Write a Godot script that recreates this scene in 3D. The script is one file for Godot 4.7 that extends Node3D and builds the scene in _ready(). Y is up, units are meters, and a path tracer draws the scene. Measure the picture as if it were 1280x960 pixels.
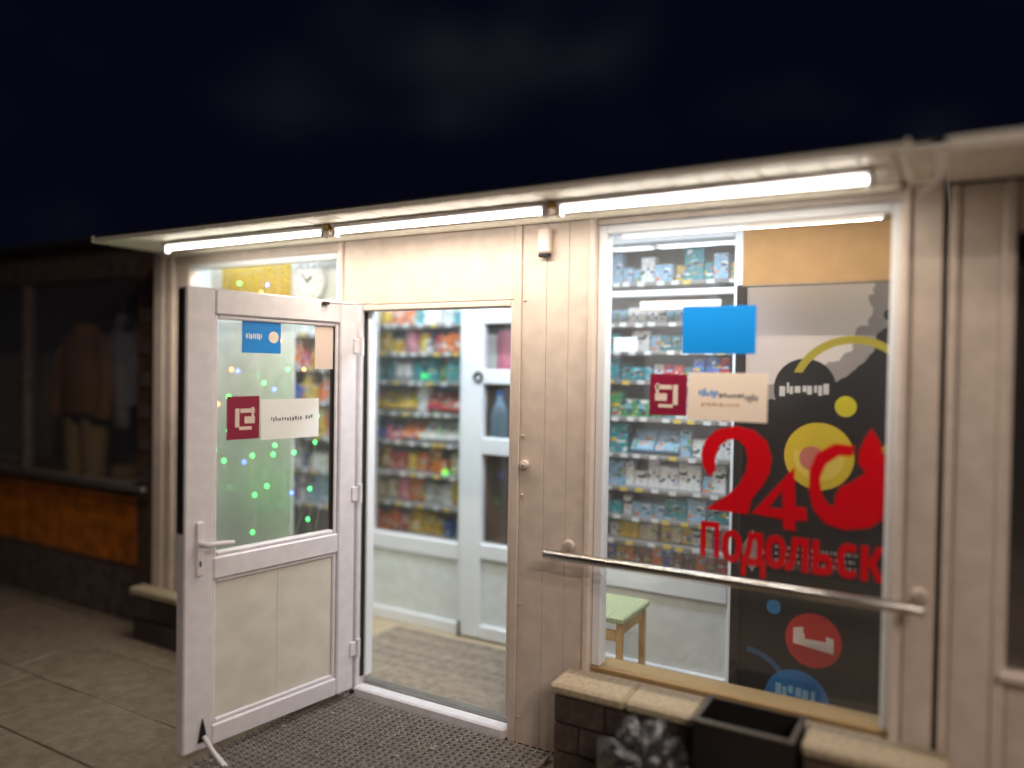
extends Node3D
# A small night kiosk with an open glazed door, tube lamps under its canopy and goods behind the glass.
# x runs along the front, z points out of the front towards the street, the door threshold's corner is the origin.

var rng := RandomNumberGenerator.new()
var taken := {}
var cache := {}
var M := {}

# ---------------------------------------------------------------- helpers
func numbered(called: String) -> String:
	if not taken.has(called):
		taken[called] = 0
		return called
	taken[called] += 1
	return "%s_%03d" % [called, taken[called]]

func thing(called: String, label: String, category: String, at := Vector3.ZERO, group := "", turn := 0.0) -> Node3D:
	var o := Node3D.new()
	o.name = numbered(called)
	add_child(o, true)
	o.position = at
	o.rotation.y = turn
	o.set_meta("label", label)
	o.set_meta("category", category)
	if group != "":
		o.set_meta("group", group)
	return o

func single(called: String, label: String, category: String, mesh: Mesh, m: Material, at := Vector3.ZERO, group := "", turn := Vector3.ZERO) -> MeshInstance3D:
	var o := MeshInstance3D.new()
	o.name = numbered(called)
	o.mesh = mesh
	o.material_override = m
	add_child(o, true)
	o.position = at
	o.rotation = turn
	o.set_meta("label", label)
	o.set_meta("category", category)
	if group != "":
		o.set_meta("group", group)
	return o

func part(parent: Node3D, called: String, mesh: Mesh, m: Material, at := Vector3.ZERO, turn := Vector3.ZERO) -> MeshInstance3D:
	var o := MeshInstance3D.new()
	o.name = called
	o.mesh = mesh
	o.material_override = m
	parent.add_child(o, true)
	o.position = at
	o.rotation = turn
	return o

func hold(parent: Node3D, called: String, at := Vector3.ZERO) -> Node3D:
	var o := Node3D.new()
	o.name = called
	parent.add_child(o, true)
	o.position = at
	return o

func new_st(smooth := false) -> SurfaceTool:
	var st := SurfaceTool.new()
	st.begin(Mesh.PRIMITIVE_TRIANGLES)
	st.set_smooth_group(0 if smooth else -1)
	return st

func tri(st: SurfaceTool, a: Vector3, b: Vector3, c: Vector3, o: Vector3) -> void:
	if (c - a).cross(b - a).dot(o) < 0.0:
		var t := b
		b = c
		c = t
	st.add_vertex(a)
	st.add_vertex(b)
	st.add_vertex(c)

func quad(st: SurfaceTool, a: Vector3, b: Vector3, c: Vector3, d: Vector3, o: Vector3) -> void:
	tri(st, a, b, c, o)
	tri(st, a, c, d, o)

func done(st: SurfaceTool) -> ArrayMesh:
	st.generate_normals()
	return st.commit()

func add_cbox(st: SurfaceTool, c: Vector3, s: Vector3, bev: float) -> void:
	var h := s * 0.5
	var b := minf(bev, minf(h.x, minf(h.y, h.z)) * 0.6)
	for ax in 3:
		var u := (ax + 1) % 3
		var v := (ax + 2) % 3
		for sg in [-1.0, 1.0]:
			var p := []
			for q in [[-1, -1], [1, -1], [1, 1], [-1, 1]]:
				var w := Vector3.ZERO
				w[ax] = sg * h[ax]
				w[u] = q[0] * (h[u] - b)
				w[v] = q[1] * (h[v] - b)
				p.append(c + w)
			var o := Vector3.ZERO
			o[ax] = sg
			quad(st, p[0], p[1], p[2], p[3], o)
	if b <= 0.0:
		return
	for ax in 3:
		var u := (ax + 1) % 3
		var v := (ax + 2) % 3
		for su in [-1.0, 1.0]:
			for sv in [-1.0, 1.0]:
				var p := []
				for e in [[-1.0, 0], [1.0, 0], [1.0, 1], [-1.0, 1]]:
					var w := Vector3.ZERO
					w[ax] = e[0] * (h[ax] - b)
					w[u] = su * (h[u] - (b if e[1] == 1 else 0.0))
					w[v] = sv * (h[v] - (b if e[1] == 0 else 0.0))
					p.append(c + w)
				var o := Vector3.ZERO
				o[u] = su
				o[v] = sv
				quad(st, p[0], p[1], p[2], p[3], o)
	for sx in [-1.0, 1.0]:
		for sy in [-1.0, 1.0]:
			for sz in [-1.0, 1.0]:
				var o := Vector3(sx, sy, sz)
				tri(st, c + Vector3(sx * h.x, sy * (h.y - b), sz * (h.z - b)), c + Vector3(sx * (h.x - b), sy * h.y, sz * (h.z - b)), c + Vector3(sx * (h.x - b), sy * (h.y - b), sz * h.z), o)

func cb(sx: float, sy: float, sz: float, bev := 0.003) -> Mesh:
	var key := "%.4f %.4f %.4f %.4f" % [sx, sy, sz, bev]
	if not cache.has(key):
		var st := new_st()
		add_cbox(st, Vector3.ZERO, Vector3(sx, sy, sz), bev)
		cache[key] = done(st)
	return cache[key]

# a bar given by its two extreme corners
func bar(parent: Node3D, called: String, m: Material, x0: float, x1: float, y0: float, y1: float, z0: float, z1: float, bev := 0.003) -> MeshInstance3D:
	return part(parent, called, cb(x1 - x0, y1 - y0, z1 - z0, bev), m, Vector3((x0 + x1) / 2, (y0 + y1) / 2, (z0 + z1) / 2))

func add_tube(st: SurfaceTool, path: Array, radii: Array, seg := 12) -> void:
	var rings := []
	for i in path.size():
		var p: Vector3 = path[i]
		var a: Vector3 = path[maxi(i - 1, 0)]
		var b: Vector3 = path[mini(i + 1, path.size() - 1)]
		var t := (b - a).normalized()
		var n := t.cross(Vector3.UP if absf(t.y) < 0.9 else Vector3.RIGHT).normalized()
		var w := t.cross(n)
		var ring := []
		for k in seg:
			var an := TAU * k / seg
			ring.append(p + (n * cos(an) + w * sin(an)) * float(radii[mini(i, radii.size() - 1)]))
		rings.append(ring)
	for i in path.size() - 1:
		for k in seg:
			var a: Vector3 = rings[i][k]
			var b: Vector3 = rings[i][(k + 1) % seg]
			var c: Vector3 = rings[i + 1][(k + 1) % seg]
			var d: Vector3 = rings[i + 1][k]
			quad(st, a, b, c, d, (a + b + c + d) / 4 - (path[i] + path[i + 1]) / 2)
	st.set_smooth_group(-1)
	var first: Vector3 = path[0]
	var last: Vector3 = path[path.size() - 1]
	for k in seg:
		tri(st, first, rings[0][k], rings[0][(k + 1) % seg], first - path[1])
		tri(st, last, rings[-1][k], rings[-1][(k + 1) % seg], last - path[path.size() - 2])
	st.set_smooth_group(0)

func tube(path: Array, radii: Array, seg := 12) -> Mesh:
	var st := new_st(true)
	add_tube(st, path, radii, seg)
	return done(st)

func lathe(profile: Array, seg := 16) -> Mesh:
	var st := new_st(true)
	for i in profile.size() - 1:
		var a: Vector2 = profile[i]
		var b: Vector2 = profile[i + 1]
		var nr := Vector2(b.y - a.y, a.x - b.x)
		if (a - b).length() > 0.0:
			st.set_smooth_group(0 if absf(a.y - b.y) > 0.0005 else -1)
		for k in seg:
			var t0 := TAU * k / seg
			var t1 := TAU * (k + 1) / seg
			var d0 := Vector3(cos(t0), 0, sin(t0))
			var d1 := Vector3(cos(t1), 0, sin(t1))
			var o := (d0 + d1) * 0.5 * nr.x + Vector3.UP * nr.y
			var p0 := d0 * a.x + Vector3.UP * a.y
			var p1 := d1 * a.x + Vector3.UP * a.y
			var q0 := d0 * b.x + Vector3.UP * b.y
			var q1 := d1 * b.x + Vector3.UP * b.y
			if a.x < 1e-5:
				tri(st, p0, q0, q1, o)
			elif b.x < 1e-5:
				tri(st, p0, p1, q0, o)
			else:
				quad(st, p0, p1, q1, q0, o)
	return done(st)

# an outline in x, y given a thickness along z
func plate(outline: PackedVector2Array, z0: float, z1: float) -> Mesh:
	var st := new_st()
	add_plate(st, outline, z0, z1)
	return done(st)

func add_plate(st: SurfaceTool, outline: PackedVector2Array, z0: float, z1: float) -> void:
	var idx := Geometry2D.triangulate_polygon(outline)
	for i in range(0, idx.size(), 3):
		var a := outline[idx[i]]
		var b := outline[idx[i + 1]]
		var c := outline[idx[i + 2]]
		for z in [z0, z1]:
			tri(st, Vector3(a.x, a.y, z), Vector3(b.x, b.y, z), Vector3(c.x, c.y, z), Vector3(0, 0, 1 if z == maxf(z0, z1) else -1))
	var turn := -1.0 if Geometry2D.is_polygon_clockwise(outline) else 1.0
	for i in outline.size():
		var a := outline[i]
		var b := outline[(i + 1) % outline.size()]
		var e := (b - a) * turn
		quad(st, Vector3(a.x, a.y, z0), Vector3(b.x, b.y, z0), Vector3(b.x, b.y, z1), Vector3(a.x, a.y, z1), Vector3(e.y, -e.x, 0))

# ellipses stacked along y: [centre, half width, half depth]
func add_loft(st: SurfaceTool, rings: Array, seg := 18) -> void:
	for i in rings.size() - 1:
		for k in seg:
			var p := []
			for q in [[i, k], [i, k + 1], [i + 1, k + 1], [i + 1, k]]:
				var r: Array = rings[q[0]]
				var an: float = TAU * q[1] / seg
				p.append(r[0] + Vector3(cos(an) * r[1], 0, sin(an) * r[2]))
			quad(st, p[0], p[1], p[2], p[3], (p[0] + p[1] + p[2] + p[3]) / 4 - (rings[i][0] + rings[i + 1][0]) / 2)
	for e in [0, rings.size() - 1]:
		var r: Array = rings[e]
		for k in seg:
			var a := TAU * k / seg
			var b := TAU * (k + 1) / seg
			tri(st, r[0], r[0] + Vector3(cos(a) * r[1], 0, sin(a) * r[2]), r[0] + Vector3(cos(b) * r[1], 0, sin(b) * r[2]), Vector3.DOWN if e == 0 else Vector3.UP)

func noise_tex(freq: float, octaves: int, lo: float, hi: float, sd: int, lo_at := 0.25, hi_at := 0.75, size := 512) -> NoiseTexture2D:
	var n := FastNoiseLite.new()
	n.noise_type = FastNoiseLite.TYPE_SIMPLEX_SMOOTH
	n.seed = sd
	n.frequency = freq
	n.fractal_octaves = octaves
	var t := NoiseTexture2D.new()
	t.width = size
	t.height = size
	t.seamless = true
	t.noise = n
	var g := Gradient.new()
	g.offsets = PackedFloat32Array([lo_at, hi_at])
	g.colors = PackedColorArray([Color(lo, lo, lo), Color(hi, hi, hi)])
	t.color_ramp = g
	return t

# colours are sRGB
func mat(called: String, c: Color, rough := 0.6, metal := 0.0, tex: Texture2D = null, scale := 1.0, bump: Texture2D = null, depth := 0.2, bump_scale := 4.0) -> StandardMaterial3D:
	var m := StandardMaterial3D.new()
	m.resource_name = called
	m.albedo_color = c
	m.roughness = rough
	m.metallic = metal
	if tex:
		m.albedo_texture = tex
		m.uv1_triplanar = true
		m.uv1_world_triplanar = true
		m.uv1_scale = Vector3.ONE * scale
	if bump:
		m.uv1_triplanar = true
		m.uv1_world_triplanar = true
		m.uv1_scale = Vector3.ONE * scale
		m.heightmap_enabled = true
		m.heightmap_texture = bump
		m.heightmap_scale = depth
	M[called] = m
	return m

func glow(called: String, c: Color, energy: float) -> StandardMaterial3D:
	var m := mat(called, Color(0.9, 0.9, 0.9), 0.5)
	m.emission_enabled = true
	m.emission = c
	m.emission_energy_multiplier = energy
	return m

func area(parent: Node3D, at: Vector3, size: Vector2, c: Color, energy: float, turn := Vector3(-PI / 2, 0, 0)) -> void:
	var l := AreaLight3D.new()
	l.name = "lamp_light"
	parent.add_child(l, true)
	l.position = at
	l.rotation = turn
	l.area_size = size
	l.light_color = c
	l.light_energy = energy
	l.shadow_enabled = true
	l.set("area_range", 12.0)

# ---------------------------------------------------------------- scene
func _ready() -> void:
	rng.seed = 20240
	view_and_sky()
	materials()
	street()
	kiosk_shell()
	entrance_door()
	windows()
	plinth()
	canopy_lamps()
	interior()
	racks_and_goods()
	window_show()
	garland_window()
	front_fittings()
	signs()
	clothes_kiosk()
	next_kiosk()
	street_lamp()

func view_and_sky() -> void:
	var cam := Camera3D.new()
	cam.name = "camera"
	cam.fov = 52.66
	cam.near = 0.05
	cam.far = 400.0
	cam.position = Vector3(1.702, 1.65, 2.971)
	cam.rotation_order = EULER_ORDER_YXZ
	cam.rotation_degrees = Vector3(-1.1, 30.0, 0.95)
	add_child(cam)
	cam.current = true
	var we := WorldEnvironment.new()
	we.name = "world_environment"
	var e := Environment.new()
	e.background_mode = Environment.BG_SKY
	var im := Image.create(256, 128, false, Image.FORMAT_RGBAF)
	var n := FastNoiseLite.new()
	n.seed = 5
	n.frequency = 1.6
	n.fractal_octaves = 5
	for y in 128:
		for x in 256:
			var up := (0.5 - (y + 0.5) / 128.0) * PI
			var ar := (x + 0.5) / 256.0 * TAU
			var d := Vector3(cos(ar) * cos(up), sin(up), sin(ar) * cos(up))
			var k := clampf(n.get_noise_3dv(d * Vector3(1.7, 3.6, 1.7)) * 1.7 + 0.05, 0.0, 1.0)
			k = k * k
			im.set_pixel(x, y, Color(0.0011 + 0.008 * k, 0.0014 + 0.0088 * k, 0.0048 + 0.0095 * k))
	var pm := PanoramaSkyMaterial.new()
	pm.panorama = ImageTexture.create_from_image(im)
	var sky := Sky.new()
	sky.sky_material = pm
	e.sky = sky
	e.background_energy_multiplier = 1.0
	e.sky_rotation = Vector3(0, 0.45, 0)
	e.tonemap_mode = Environment.TONE_MAPPER_LINEAR
	e.tonemap_exposure = 1.15
	e.sdfgi_enabled = true
	e.ssao_enabled = true
	e.ssil_enabled = true
	we.environment = e
	var at := CameraAttributesPhysical.new()
	at.frustum_focal_length = 50.0
	at.exposure_aperture = 0.52
	at.frustum_focus_distance = 3.5
	we.camera_attributes = at
	add_child(we)
	var moon := DirectionalLight3D.new()
	moon.name = "moonlight"
	moon.light_color = Color(0.75, 0.82, 1.0)
	moon.light_energy = 0.004
	moon.light_angular_distance = 10.0
	moon.rotation_degrees = Vector3(-50, 25, 0)
	moon.shadow_enabled = true
	add_child(moon)

func materials() -> void:
	var grain := noise_tex(0.02, 3, 0.965, 1.0, 1)
	var patch := noise_tex(0.012, 6, 0.945, 1.0, 2, 0.1, 0.7)
	var dirt := noise_tex(0.02, 6, 0.74, 1.0, 3, 0.1, 0.75)
	var worn := noise_tex(0.03, 6, 0.84, 1.0, 8, 0.1, 0.8)
	var speck := noise_tex(0.14, 3, 0.5, 1.0, 4, 0.15, 0.6)
	var rough := noise_tex(0.09, 4, 0.0, 1.0, 6, 0.2, 0.8)
	mat("siding", Color8(222, 206, 193), 0.5, 0.0, patch, 1.3)
	mat("siding_trim", Color8(228, 212, 200), 0.45, 0.0, grain, 1.0)
	mat("room_wall", Color8(150, 132, 118), 0.7, 0.0, patch, 1.1)
	mat("soffit", Color8(244, 236, 220), 0.5, 0.0, grain, 1.5)
	mat("pvc", Color8(232, 228, 232), 0.32, 0.0, grain, 1.2)
	mat("pvc_panel", Color8(226, 222, 210), 0.4, 0.0, patch, 0.9)
	mat("pvc_inner", Color8(238, 242, 246), 0.3)
	mat("pvc_inner_panel", Color8(232, 238, 238), 0.35, 0.0, grain, 0.8)
	mat("gasket", Color8(32, 30, 32), 0.7)
	mat("metal", Color8(176, 172, 168), 0.28, 0.9, grain, 2.0)
	mat("metal_dark", Color8(58, 54, 54), 0.5, 0.5, speck, 1.4)
	mat("metal_rim", Color8(120, 114, 108), 0.5, 0.4, speck, 1.4)
	mat("steel", Color8(190, 186, 180), 0.22, 1.0)
	mat("brass", Color8(150, 120, 70), 0.35, 0.9)
	mat("screw", Color8(205, 190, 178), 0.4)
	mat("tile_a", Color8(84, 70, 64), 0.55, 0.0, dirt, 2.0, rough, 0.1)
	mat("tile_b", Color8(74, 62, 58), 0.6, 0.0, dirt, 2.3, rough, 0.1)
	mat("tile_c", Color8(92, 76, 68), 0.55, 0.0, dirt, 1.7, rough, 0.1)
	mat("mortar", Color8(128, 118, 106), 0.9, 0.0, speck, 1.5)
	mat("coping", Color8(196, 178, 150), 0.75, 0.0, worn, 2.4, rough, 0.2)
	mat("asphalt", Color8(62, 58, 54), 0.85, 0.0, dirt, 0.7, rough, 0.4)
	for k in 4:
		var v := 116 + k * 2
		mat("slab_%d" % k, Color8(v + 26, v + 12, v - 6), 0.72, 0.0, worn, 0.5 + 0.11 * k, rough, 0.2)
	mat("joint", Color8(70, 63, 56), 0.95, 0.0, speck, 1.0)
	mat("rubber", Color8(138, 132, 126), 0.75, 0.0, dirt, 1.3)
	mat("rubber_stud", Color8(150, 144, 138), 0.7, 0.0, dirt, 1.7)
	mat("grit", Color8(140, 134, 126), 0.8)
	mat("carpet", Color8(168, 154, 138), 0.95, 0.0, dirt, 1.2)
	mat("carpet_rib", Color8(190, 176, 160), 0.95, 0.0, dirt, 1.4)
	mat("linoleum", Color8(196, 178, 148), 0.5, 0.0, patch, 1.2)
	mat("plaster", Color8(236, 236, 230), 0.8, 0.0, grain, 0.7)
	mat("roof_felt", Color8(44, 44, 46), 0.9, 0.0, dirt, 0.8)
	mat("wood", Color8(168, 138, 94), 0.5, 0.0, grain, 2.0)
	mat("wood_pale", Color8(206, 170, 116), 0.55, 0.0, grain, 2.2)
	mat("seat_print", Color8(202, 216, 168), 0.4, 0.0, speck, 1.6)
	mat("cardboard", Color8(196, 158, 106), 0.8, 0.0, grain, 1.0)
	mat("rack_white", Color8(160, 164, 168), 0.4)
	mat("tag_yellow", Color8(236, 206, 80), 0.6)
	mat("rack_back", Color8(150, 144, 136), 0.6)
	mat("dark_board", Color8(30, 29, 30), 0.6)
	mat("cupboard_wood", Color8(150, 120, 92), 0.5, 0.0, grain, 2.0)
	mat("grey_board", Color8(222, 226, 220), 0.5, 0.0, grain, 1.0)
	mat("yellow_print", Color8(232, 200, 70), 0.5, 0.0, speck, 0.9)
	mat("red_vinyl", Color8(214, 10, 28), 0.35)
	mat("blue_paper", Color8(0, 136, 220), 0.45)
	mat("maroon_paper", Color8(140, 22, 58), 0.45)
	mat("cream_paper", Color8(238, 222, 206), 0.6)
	mat("white_paper", Color8(238, 240, 238), 0.6)
	mat("beige_paper", Color8(226, 206, 194), 0.6)
	mat("faint_ink", Color8(120, 124, 126), 0.6)
	mat("ink", Color8(40, 40, 46), 0.6)
	mat("fabric_brown", Color8(128, 90, 60), 0.95, 0.0, speck, 2.0)
	mat("fabric_tan", Color8(150, 124, 84), 0.95, 0.0, speck, 2.0)
	mat("fabric_grey", Color8(150, 148, 158), 0.95, 0.0, speck, 2.0)
	mat("fabric_black", Color8(24, 24, 30), 0.95, 0.0, speck, 2.0)
	mat("fabric_navy", Color8(32, 36, 70), 0.95, 0.0, speck, 2.0)
	mat("banner", Color8(196, 112, 34), 0.45, 0.0, dirt, 0.6)
	mat("kiosk_dark", Color8(98, 86, 80), 0.6, 0.0, dirt, 0.9)
	mat("kiosk_brown", Color8(104, 80, 66), 0.6, 0.0, dirt, 1.2)
	mat("ledge", Color8(150, 136, 118), 0.55, 0.0, dirt, 1.2)
	mat("bag", Color8(54, 54, 57), 0.26)
	M.bag.metallic_specular = 0.7
	var g := mat("glass", Color(1, 1, 1, 0.02), 0.0)
	g.transparency = BaseMaterial3D.TRANSPARENCY_ALPHA
	glow("tube_glow", Color(1.0, 0.97, 0.92), 11.0)
	glow("lamp_glow", Color(0.93, 0.97, 1.0), 3.0)
	glow("led_green", Color(0.1, 1.0, 0.35), 9.0)
	glow("led_blue", Color(0.25, 0.4, 1.0), 9.0)
	glow("led_amber", Color(1.0, 0.6, 0.2), 8.0)
	mat("wire", Color8(190, 200, 190), 0.5)

func street() -> void:
	var g := MeshInstance3D.new()
	g.name = "ground"
	var pl := PlaneMesh.new()
	pl.size = Vector2(160, 160)
	g.mesh = pl
	g.material_override = M.asphalt
	g.position.y = -0.05
	g.set_meta("kind", "structure")
	add_child(g)
	var p := Node3D.new()
	p.name = "pavement"
	p.set_meta("kind", "structure")
	add_child(p)
	bar(p, "bedding", M.joint, -6.6, 3.4, -0.046, -0.012, -0.3, 3.9, 0.0)
	var s := 0.4
	for i in 25:
		for j in 10:
			var x := -6.6 + 0.2 + i * s
			var z := 0.1 + j * s
			var dx := 0.2 if j % 2 == 1 else 0.0
			part(p, "paving_slab", cb(s - 0.004, 0.04, s - 0.004, 0.004), M["slab_%d" % rng.randi_range(0, 3)], Vector3(x - dx + 0.1, -0.022 + rng.randf_range(-0.003, 0.002), z), Vector3(rng.randf_range(-0.004, 0.004), 0, rng.randf_range(-0.004, 0.004)))
	# rubber honeycomb mat before the door
	var t := thing("rubber_mat", "dark rubber grid mat lying outside the open shop door", "door mat", Vector3(-0.36, 0.004, 0.62))
	part(t, "backing", cb(1.2, 0.006, 1.12, 0.002), M.rubber, Vector3(0, 0.006, 0))
	var st := new_st()
	var nx := 36
	var nz := 34
	for i in nx + 1:
		add_cbox(st, Vector3(-0.6 + 1.2 * i / nx, 0.0155, 0), Vector3(0.009, 0.013, 1.12), 0.002)
	for j in nz + 1:
		add_cbox(st, Vector3(0, 0.015, -0.56 + 1.12 * j / nz), Vector3(1.2, 0.012, 0.009), 0.002)
	var lat := part(t, "lattice", done(st), M.rubber)
	lat.set_meta("kind", "stuff")
	st = new_st()
	for i in nx + 1:
		for j in nz + 1:
			var c := Vector3(-0.6 + 1.2 * i / nx, 0.022, -0.56 + 1.12 * j / nz)
			var a := 0.008
			var b := 0.004
			var h := 0.007
			for k in 4:
				var d0 := Vector3(cos(PI / 4 + PI / 2 * k), 0, sin(PI / 4 + PI / 2 * k))
				var d1 := Vector3(cos(PI / 4 + PI / 2 * (k + 1)), 0, sin(PI / 4 + PI / 2 * (k + 1)))
				quad(st, c + d0 * a, c + d1 * a, c + d1 * b + Vector3.UP * h, c + d0 * b + Vector3.UP * h, d0 + d1)
				tri(st, c + Vector3.UP * h, c + d0 * b + Vector3.UP * h, c + d1 * b + Vector3.UP * h, Vector3.UP)
	var stud := part(t, "studs", done(st), M.rubber_stud)
	stud.set_meta("kind", "stuff")
	# grit trodden over the mat and the slabs
	var gm := MultiMesh.new()
	gm.transform_format = MultiMesh.TRANSFORM_3D
	var sp := SphereMesh.new()
	sp.radius = 0.5
	sp.height = 1.0
	sp.radial_segments = 7
	sp.rings = 4
	gm.mesh = sp
	gm.instance_count = 420
	for k in 420:
		var on_mat := k < 200
		var at := Vector3(rng.randf_range(-0.93, 0.2), 0.03, rng.randf_range(0.1, 1.15)) if on_mat else Vector3(rng.randf_range(-5.2, 0.4), 0.003, rng.randf_range(0.05, 2.4))
		var r := rng.randf_range(0.003, 0.011) if rng.randf() < 0.85 else rng.randf_range(0.012, 0.022)
		gm.set_instance_transform(k, Transform3D(Basis.from_euler(Vector3(0, rng.randf() * TAU, 0)).scaled(Vector3(r * rng.randf_range(0.7, 1.4), r * 0.45, r)), at))
	var gi := MultiMeshInstance3D.new()
	gi.name = "grit"
	gi.multimesh = gm
	gi.material_override = M.grit
	gi.set_meta("kind", "stuff")
	gi.set_meta("label", "pale grit scattered over the mat and paving")
	gi.set_meta("category", "grit")
	add_child(gi)

var kiosk: Node3D

func kiosk_shell() -> void:
	kiosk = thing("shop_kiosk", "beige clad corner shop kiosk with open white door and lit windows", "kiosk", Vector3.ZERO)
	var k := kiosk
	bar(k, "floor", M.linoleum, -2.44, 1.6, -0.03, 0.06, -2.0, -0.03, 0.0)
	bar(k, "rear_wall", M.plaster, -2.44, 1.6, 0.06, 2.42, -2.05, -2.0, 0.0)
	bar(k, "side_wall", M.plaster, -2.49, -2.441, 0.0, 2.42, -2.05, -0.035, 0.0)
	bar(k, "side_wall", M.plaster, 1.601, 1.645, 0.0, 2.42, -2.05, -0.035, 0.0)
	bar(k, "ceiling", M.plaster, -2.49, 1.645, 2.421, 2.44, -2.05, -0.035, 0.0)
	bar(k, "roof", M.roof_felt, -2.5, 1.65, 2.442, 2.47, -2.07, -0.06, 0.004)
	# cladding: boards between the openings, each its own piece
	var xs := [0.0, 0.035, 0.155, 0.26, 0.355]
	for i in xs.size() - 1:
		var proud: float = 0.012 if i == 0 else [0.0, 0.002, 0.001, 0.0][i]
		bar(k, "siding_board", M.siding, xs[i] + 0.0006, xs[i + 1] - 0.0006, 0.004, 2.298, -0.04, 0.006 + proud, 0.002)
	bar(k, "corner_trim", M.siding_trim, 0.355, 0.383, 0.004, 2.298, -0.04, 0.022, 0.006)
	# above the door
	bar(k, "siding_board", M.siding, -0.998, -0.004, 1.956, 2.297, -0.04, 0.005, 0.003)
	bar(k, "corner_trim", M.siding_trim, -1.03, -1.0, 0.3, 2.298, -0.04, 0.02, 0.006)
	bar(k, "siding_board", M.siding, -0.998, -0.93, 0.004, 1.953, -0.04, 0.005, 0.003)
	# the pilaster past the red-lettered window
	bar(k, "corner_trim", M.siding_trim, 1.517, 1.548, 0.3, 2.298, -0.04, 0.03, 0.006)
	bar(k, "siding_board", M.siding, 1.55, 1.645, 0.004, 2.298, -0.04, 0.018, 0.006)
	# the pilaster at the far end
	bar(k, "siding_board", M.siding, -2.49, -2.40, 0.004, 2.298, -0.04, 0.02, 0.006)
	bar(k, "corner_trim", M.siding_trim, -2.398, -2.322, 0.3, 2.298, -0.04, 0.012, 0.006)
	# wall under and over the windows
	bar(k, "wall_panel", M.siding, -2.32, -1.032, 0.0, 0.388, -0.05, -0.004, 0.0)
	bar(k, "wall_panel", M.siding, 0.385, 1.515, 0.0, 0.385, -0.05, -0.004, 0.0)
	bar(k, "wall_panel", M.siding, -2.32, -1.032, 2.232, 2.42, -0.05, -0.004, 0.0)
	bar(k, "wall_panel", M.siding, 0.385, 1.515, 2.255, 2.42, -0.05, -0.004, 0.0)
	bar(k, "wall_panel", M.siding, -2.49, 1.645, 2.30, 2.42, -0.034, -0.006, 0.0)
	# screws down the post
	for y in [0.12, 0.62, 1.1, 1.36, 1.95]:
		part(k, "screw", lathe([Vector2(0, 0), Vector2(0.006, 0), Vector2(0.006, 0.002), Vector2(0.003, 0.005), Vector2(0, 0.0055)], 8), M.screw, Vector3(0.052, y, 0.0095), Vector3(PI / 2, 0, 0))
	# canopy: thin boards lying across the brackets
	var c := hold(k, "canopy")
	var x := -2.38
	var n := 0
	while x < 1.53:
		var w := 0.096
		bar(c, "soffit_slat", M.soffit, x, x + w, 2.302 + (n % 2) * 0.001, 2.316, 0.03, 0.45, 0.004)
		x += 0.1
		n += 1
	bar(c, "front_lip", M.soffit, -2.385, 1.545, 2.304, 2.322, 0.452, 0.46, 0.004)
	bar(c, "top_sheet", M.roof_felt, -2.385, 1.545, 2.32, 2.332, 0.0, 0.45, 0.0)
	bar(c, "wall_batten", M.soffit, -2.385, 1.515, 2.275, 2.30, 0.023, 0.05, 0.004)
	part(c, "feed_cable", tube([Vector3(-2.1, 2.294, 0.2), Vector3(-1.2, 2.29, 0.205), Vector3(-0.3, 2.295, 0.2), Vector3(0.6, 2.289, 0.206), Vector3(1.5, 2.294, 0.2)], [0.005], 6), M.pvc)
	bar(c, "end_lip", M.soffit, -2.4, -2.387, 2.3, 2.334, 0.03, 0.46, 0.003)
	bar(c, "end_lip", M.soffit, 1.547, 1.56, 2.3, 2.334, 0.03, 0.46, 0.003)
	# door frame
	var f := hold(k, "door_frame")
	bar(f, "jamb", M.pvc, -0.928, -0.868, 0.03, 1.953, -0.05, 0.025, 0.006)
	bar(f, "gasket", M.gasket, -0.867, -0.862, 0.1, 1.92, -0.04, 0.0, 0.0)
	bar(f, "jamb", M.pvc_inner, -0.861, -0.845, 0.1, 1.925, -0.07, -0.02, 0.003)
	bar(f, "jamb", M.siding_trim, -0.018, 0.0, 0.1, 1.953, -0.07, 0.012, 0.003)
	bar(f, "head", M.siding_trim, -0.866, -0.02, 1.925, 1.953, -0.06, 0.014, 0.005)
	bar(f, "threshold", M.pvc, -0.866, 0.0, 0.012, 0.065, -0.02, 0.05, 0.008)
	bar(f, "threshold_strip", M.metal, -0.86, -0.004, 0.061, 0.075, -0.075, -0.022, 0.004)

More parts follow.
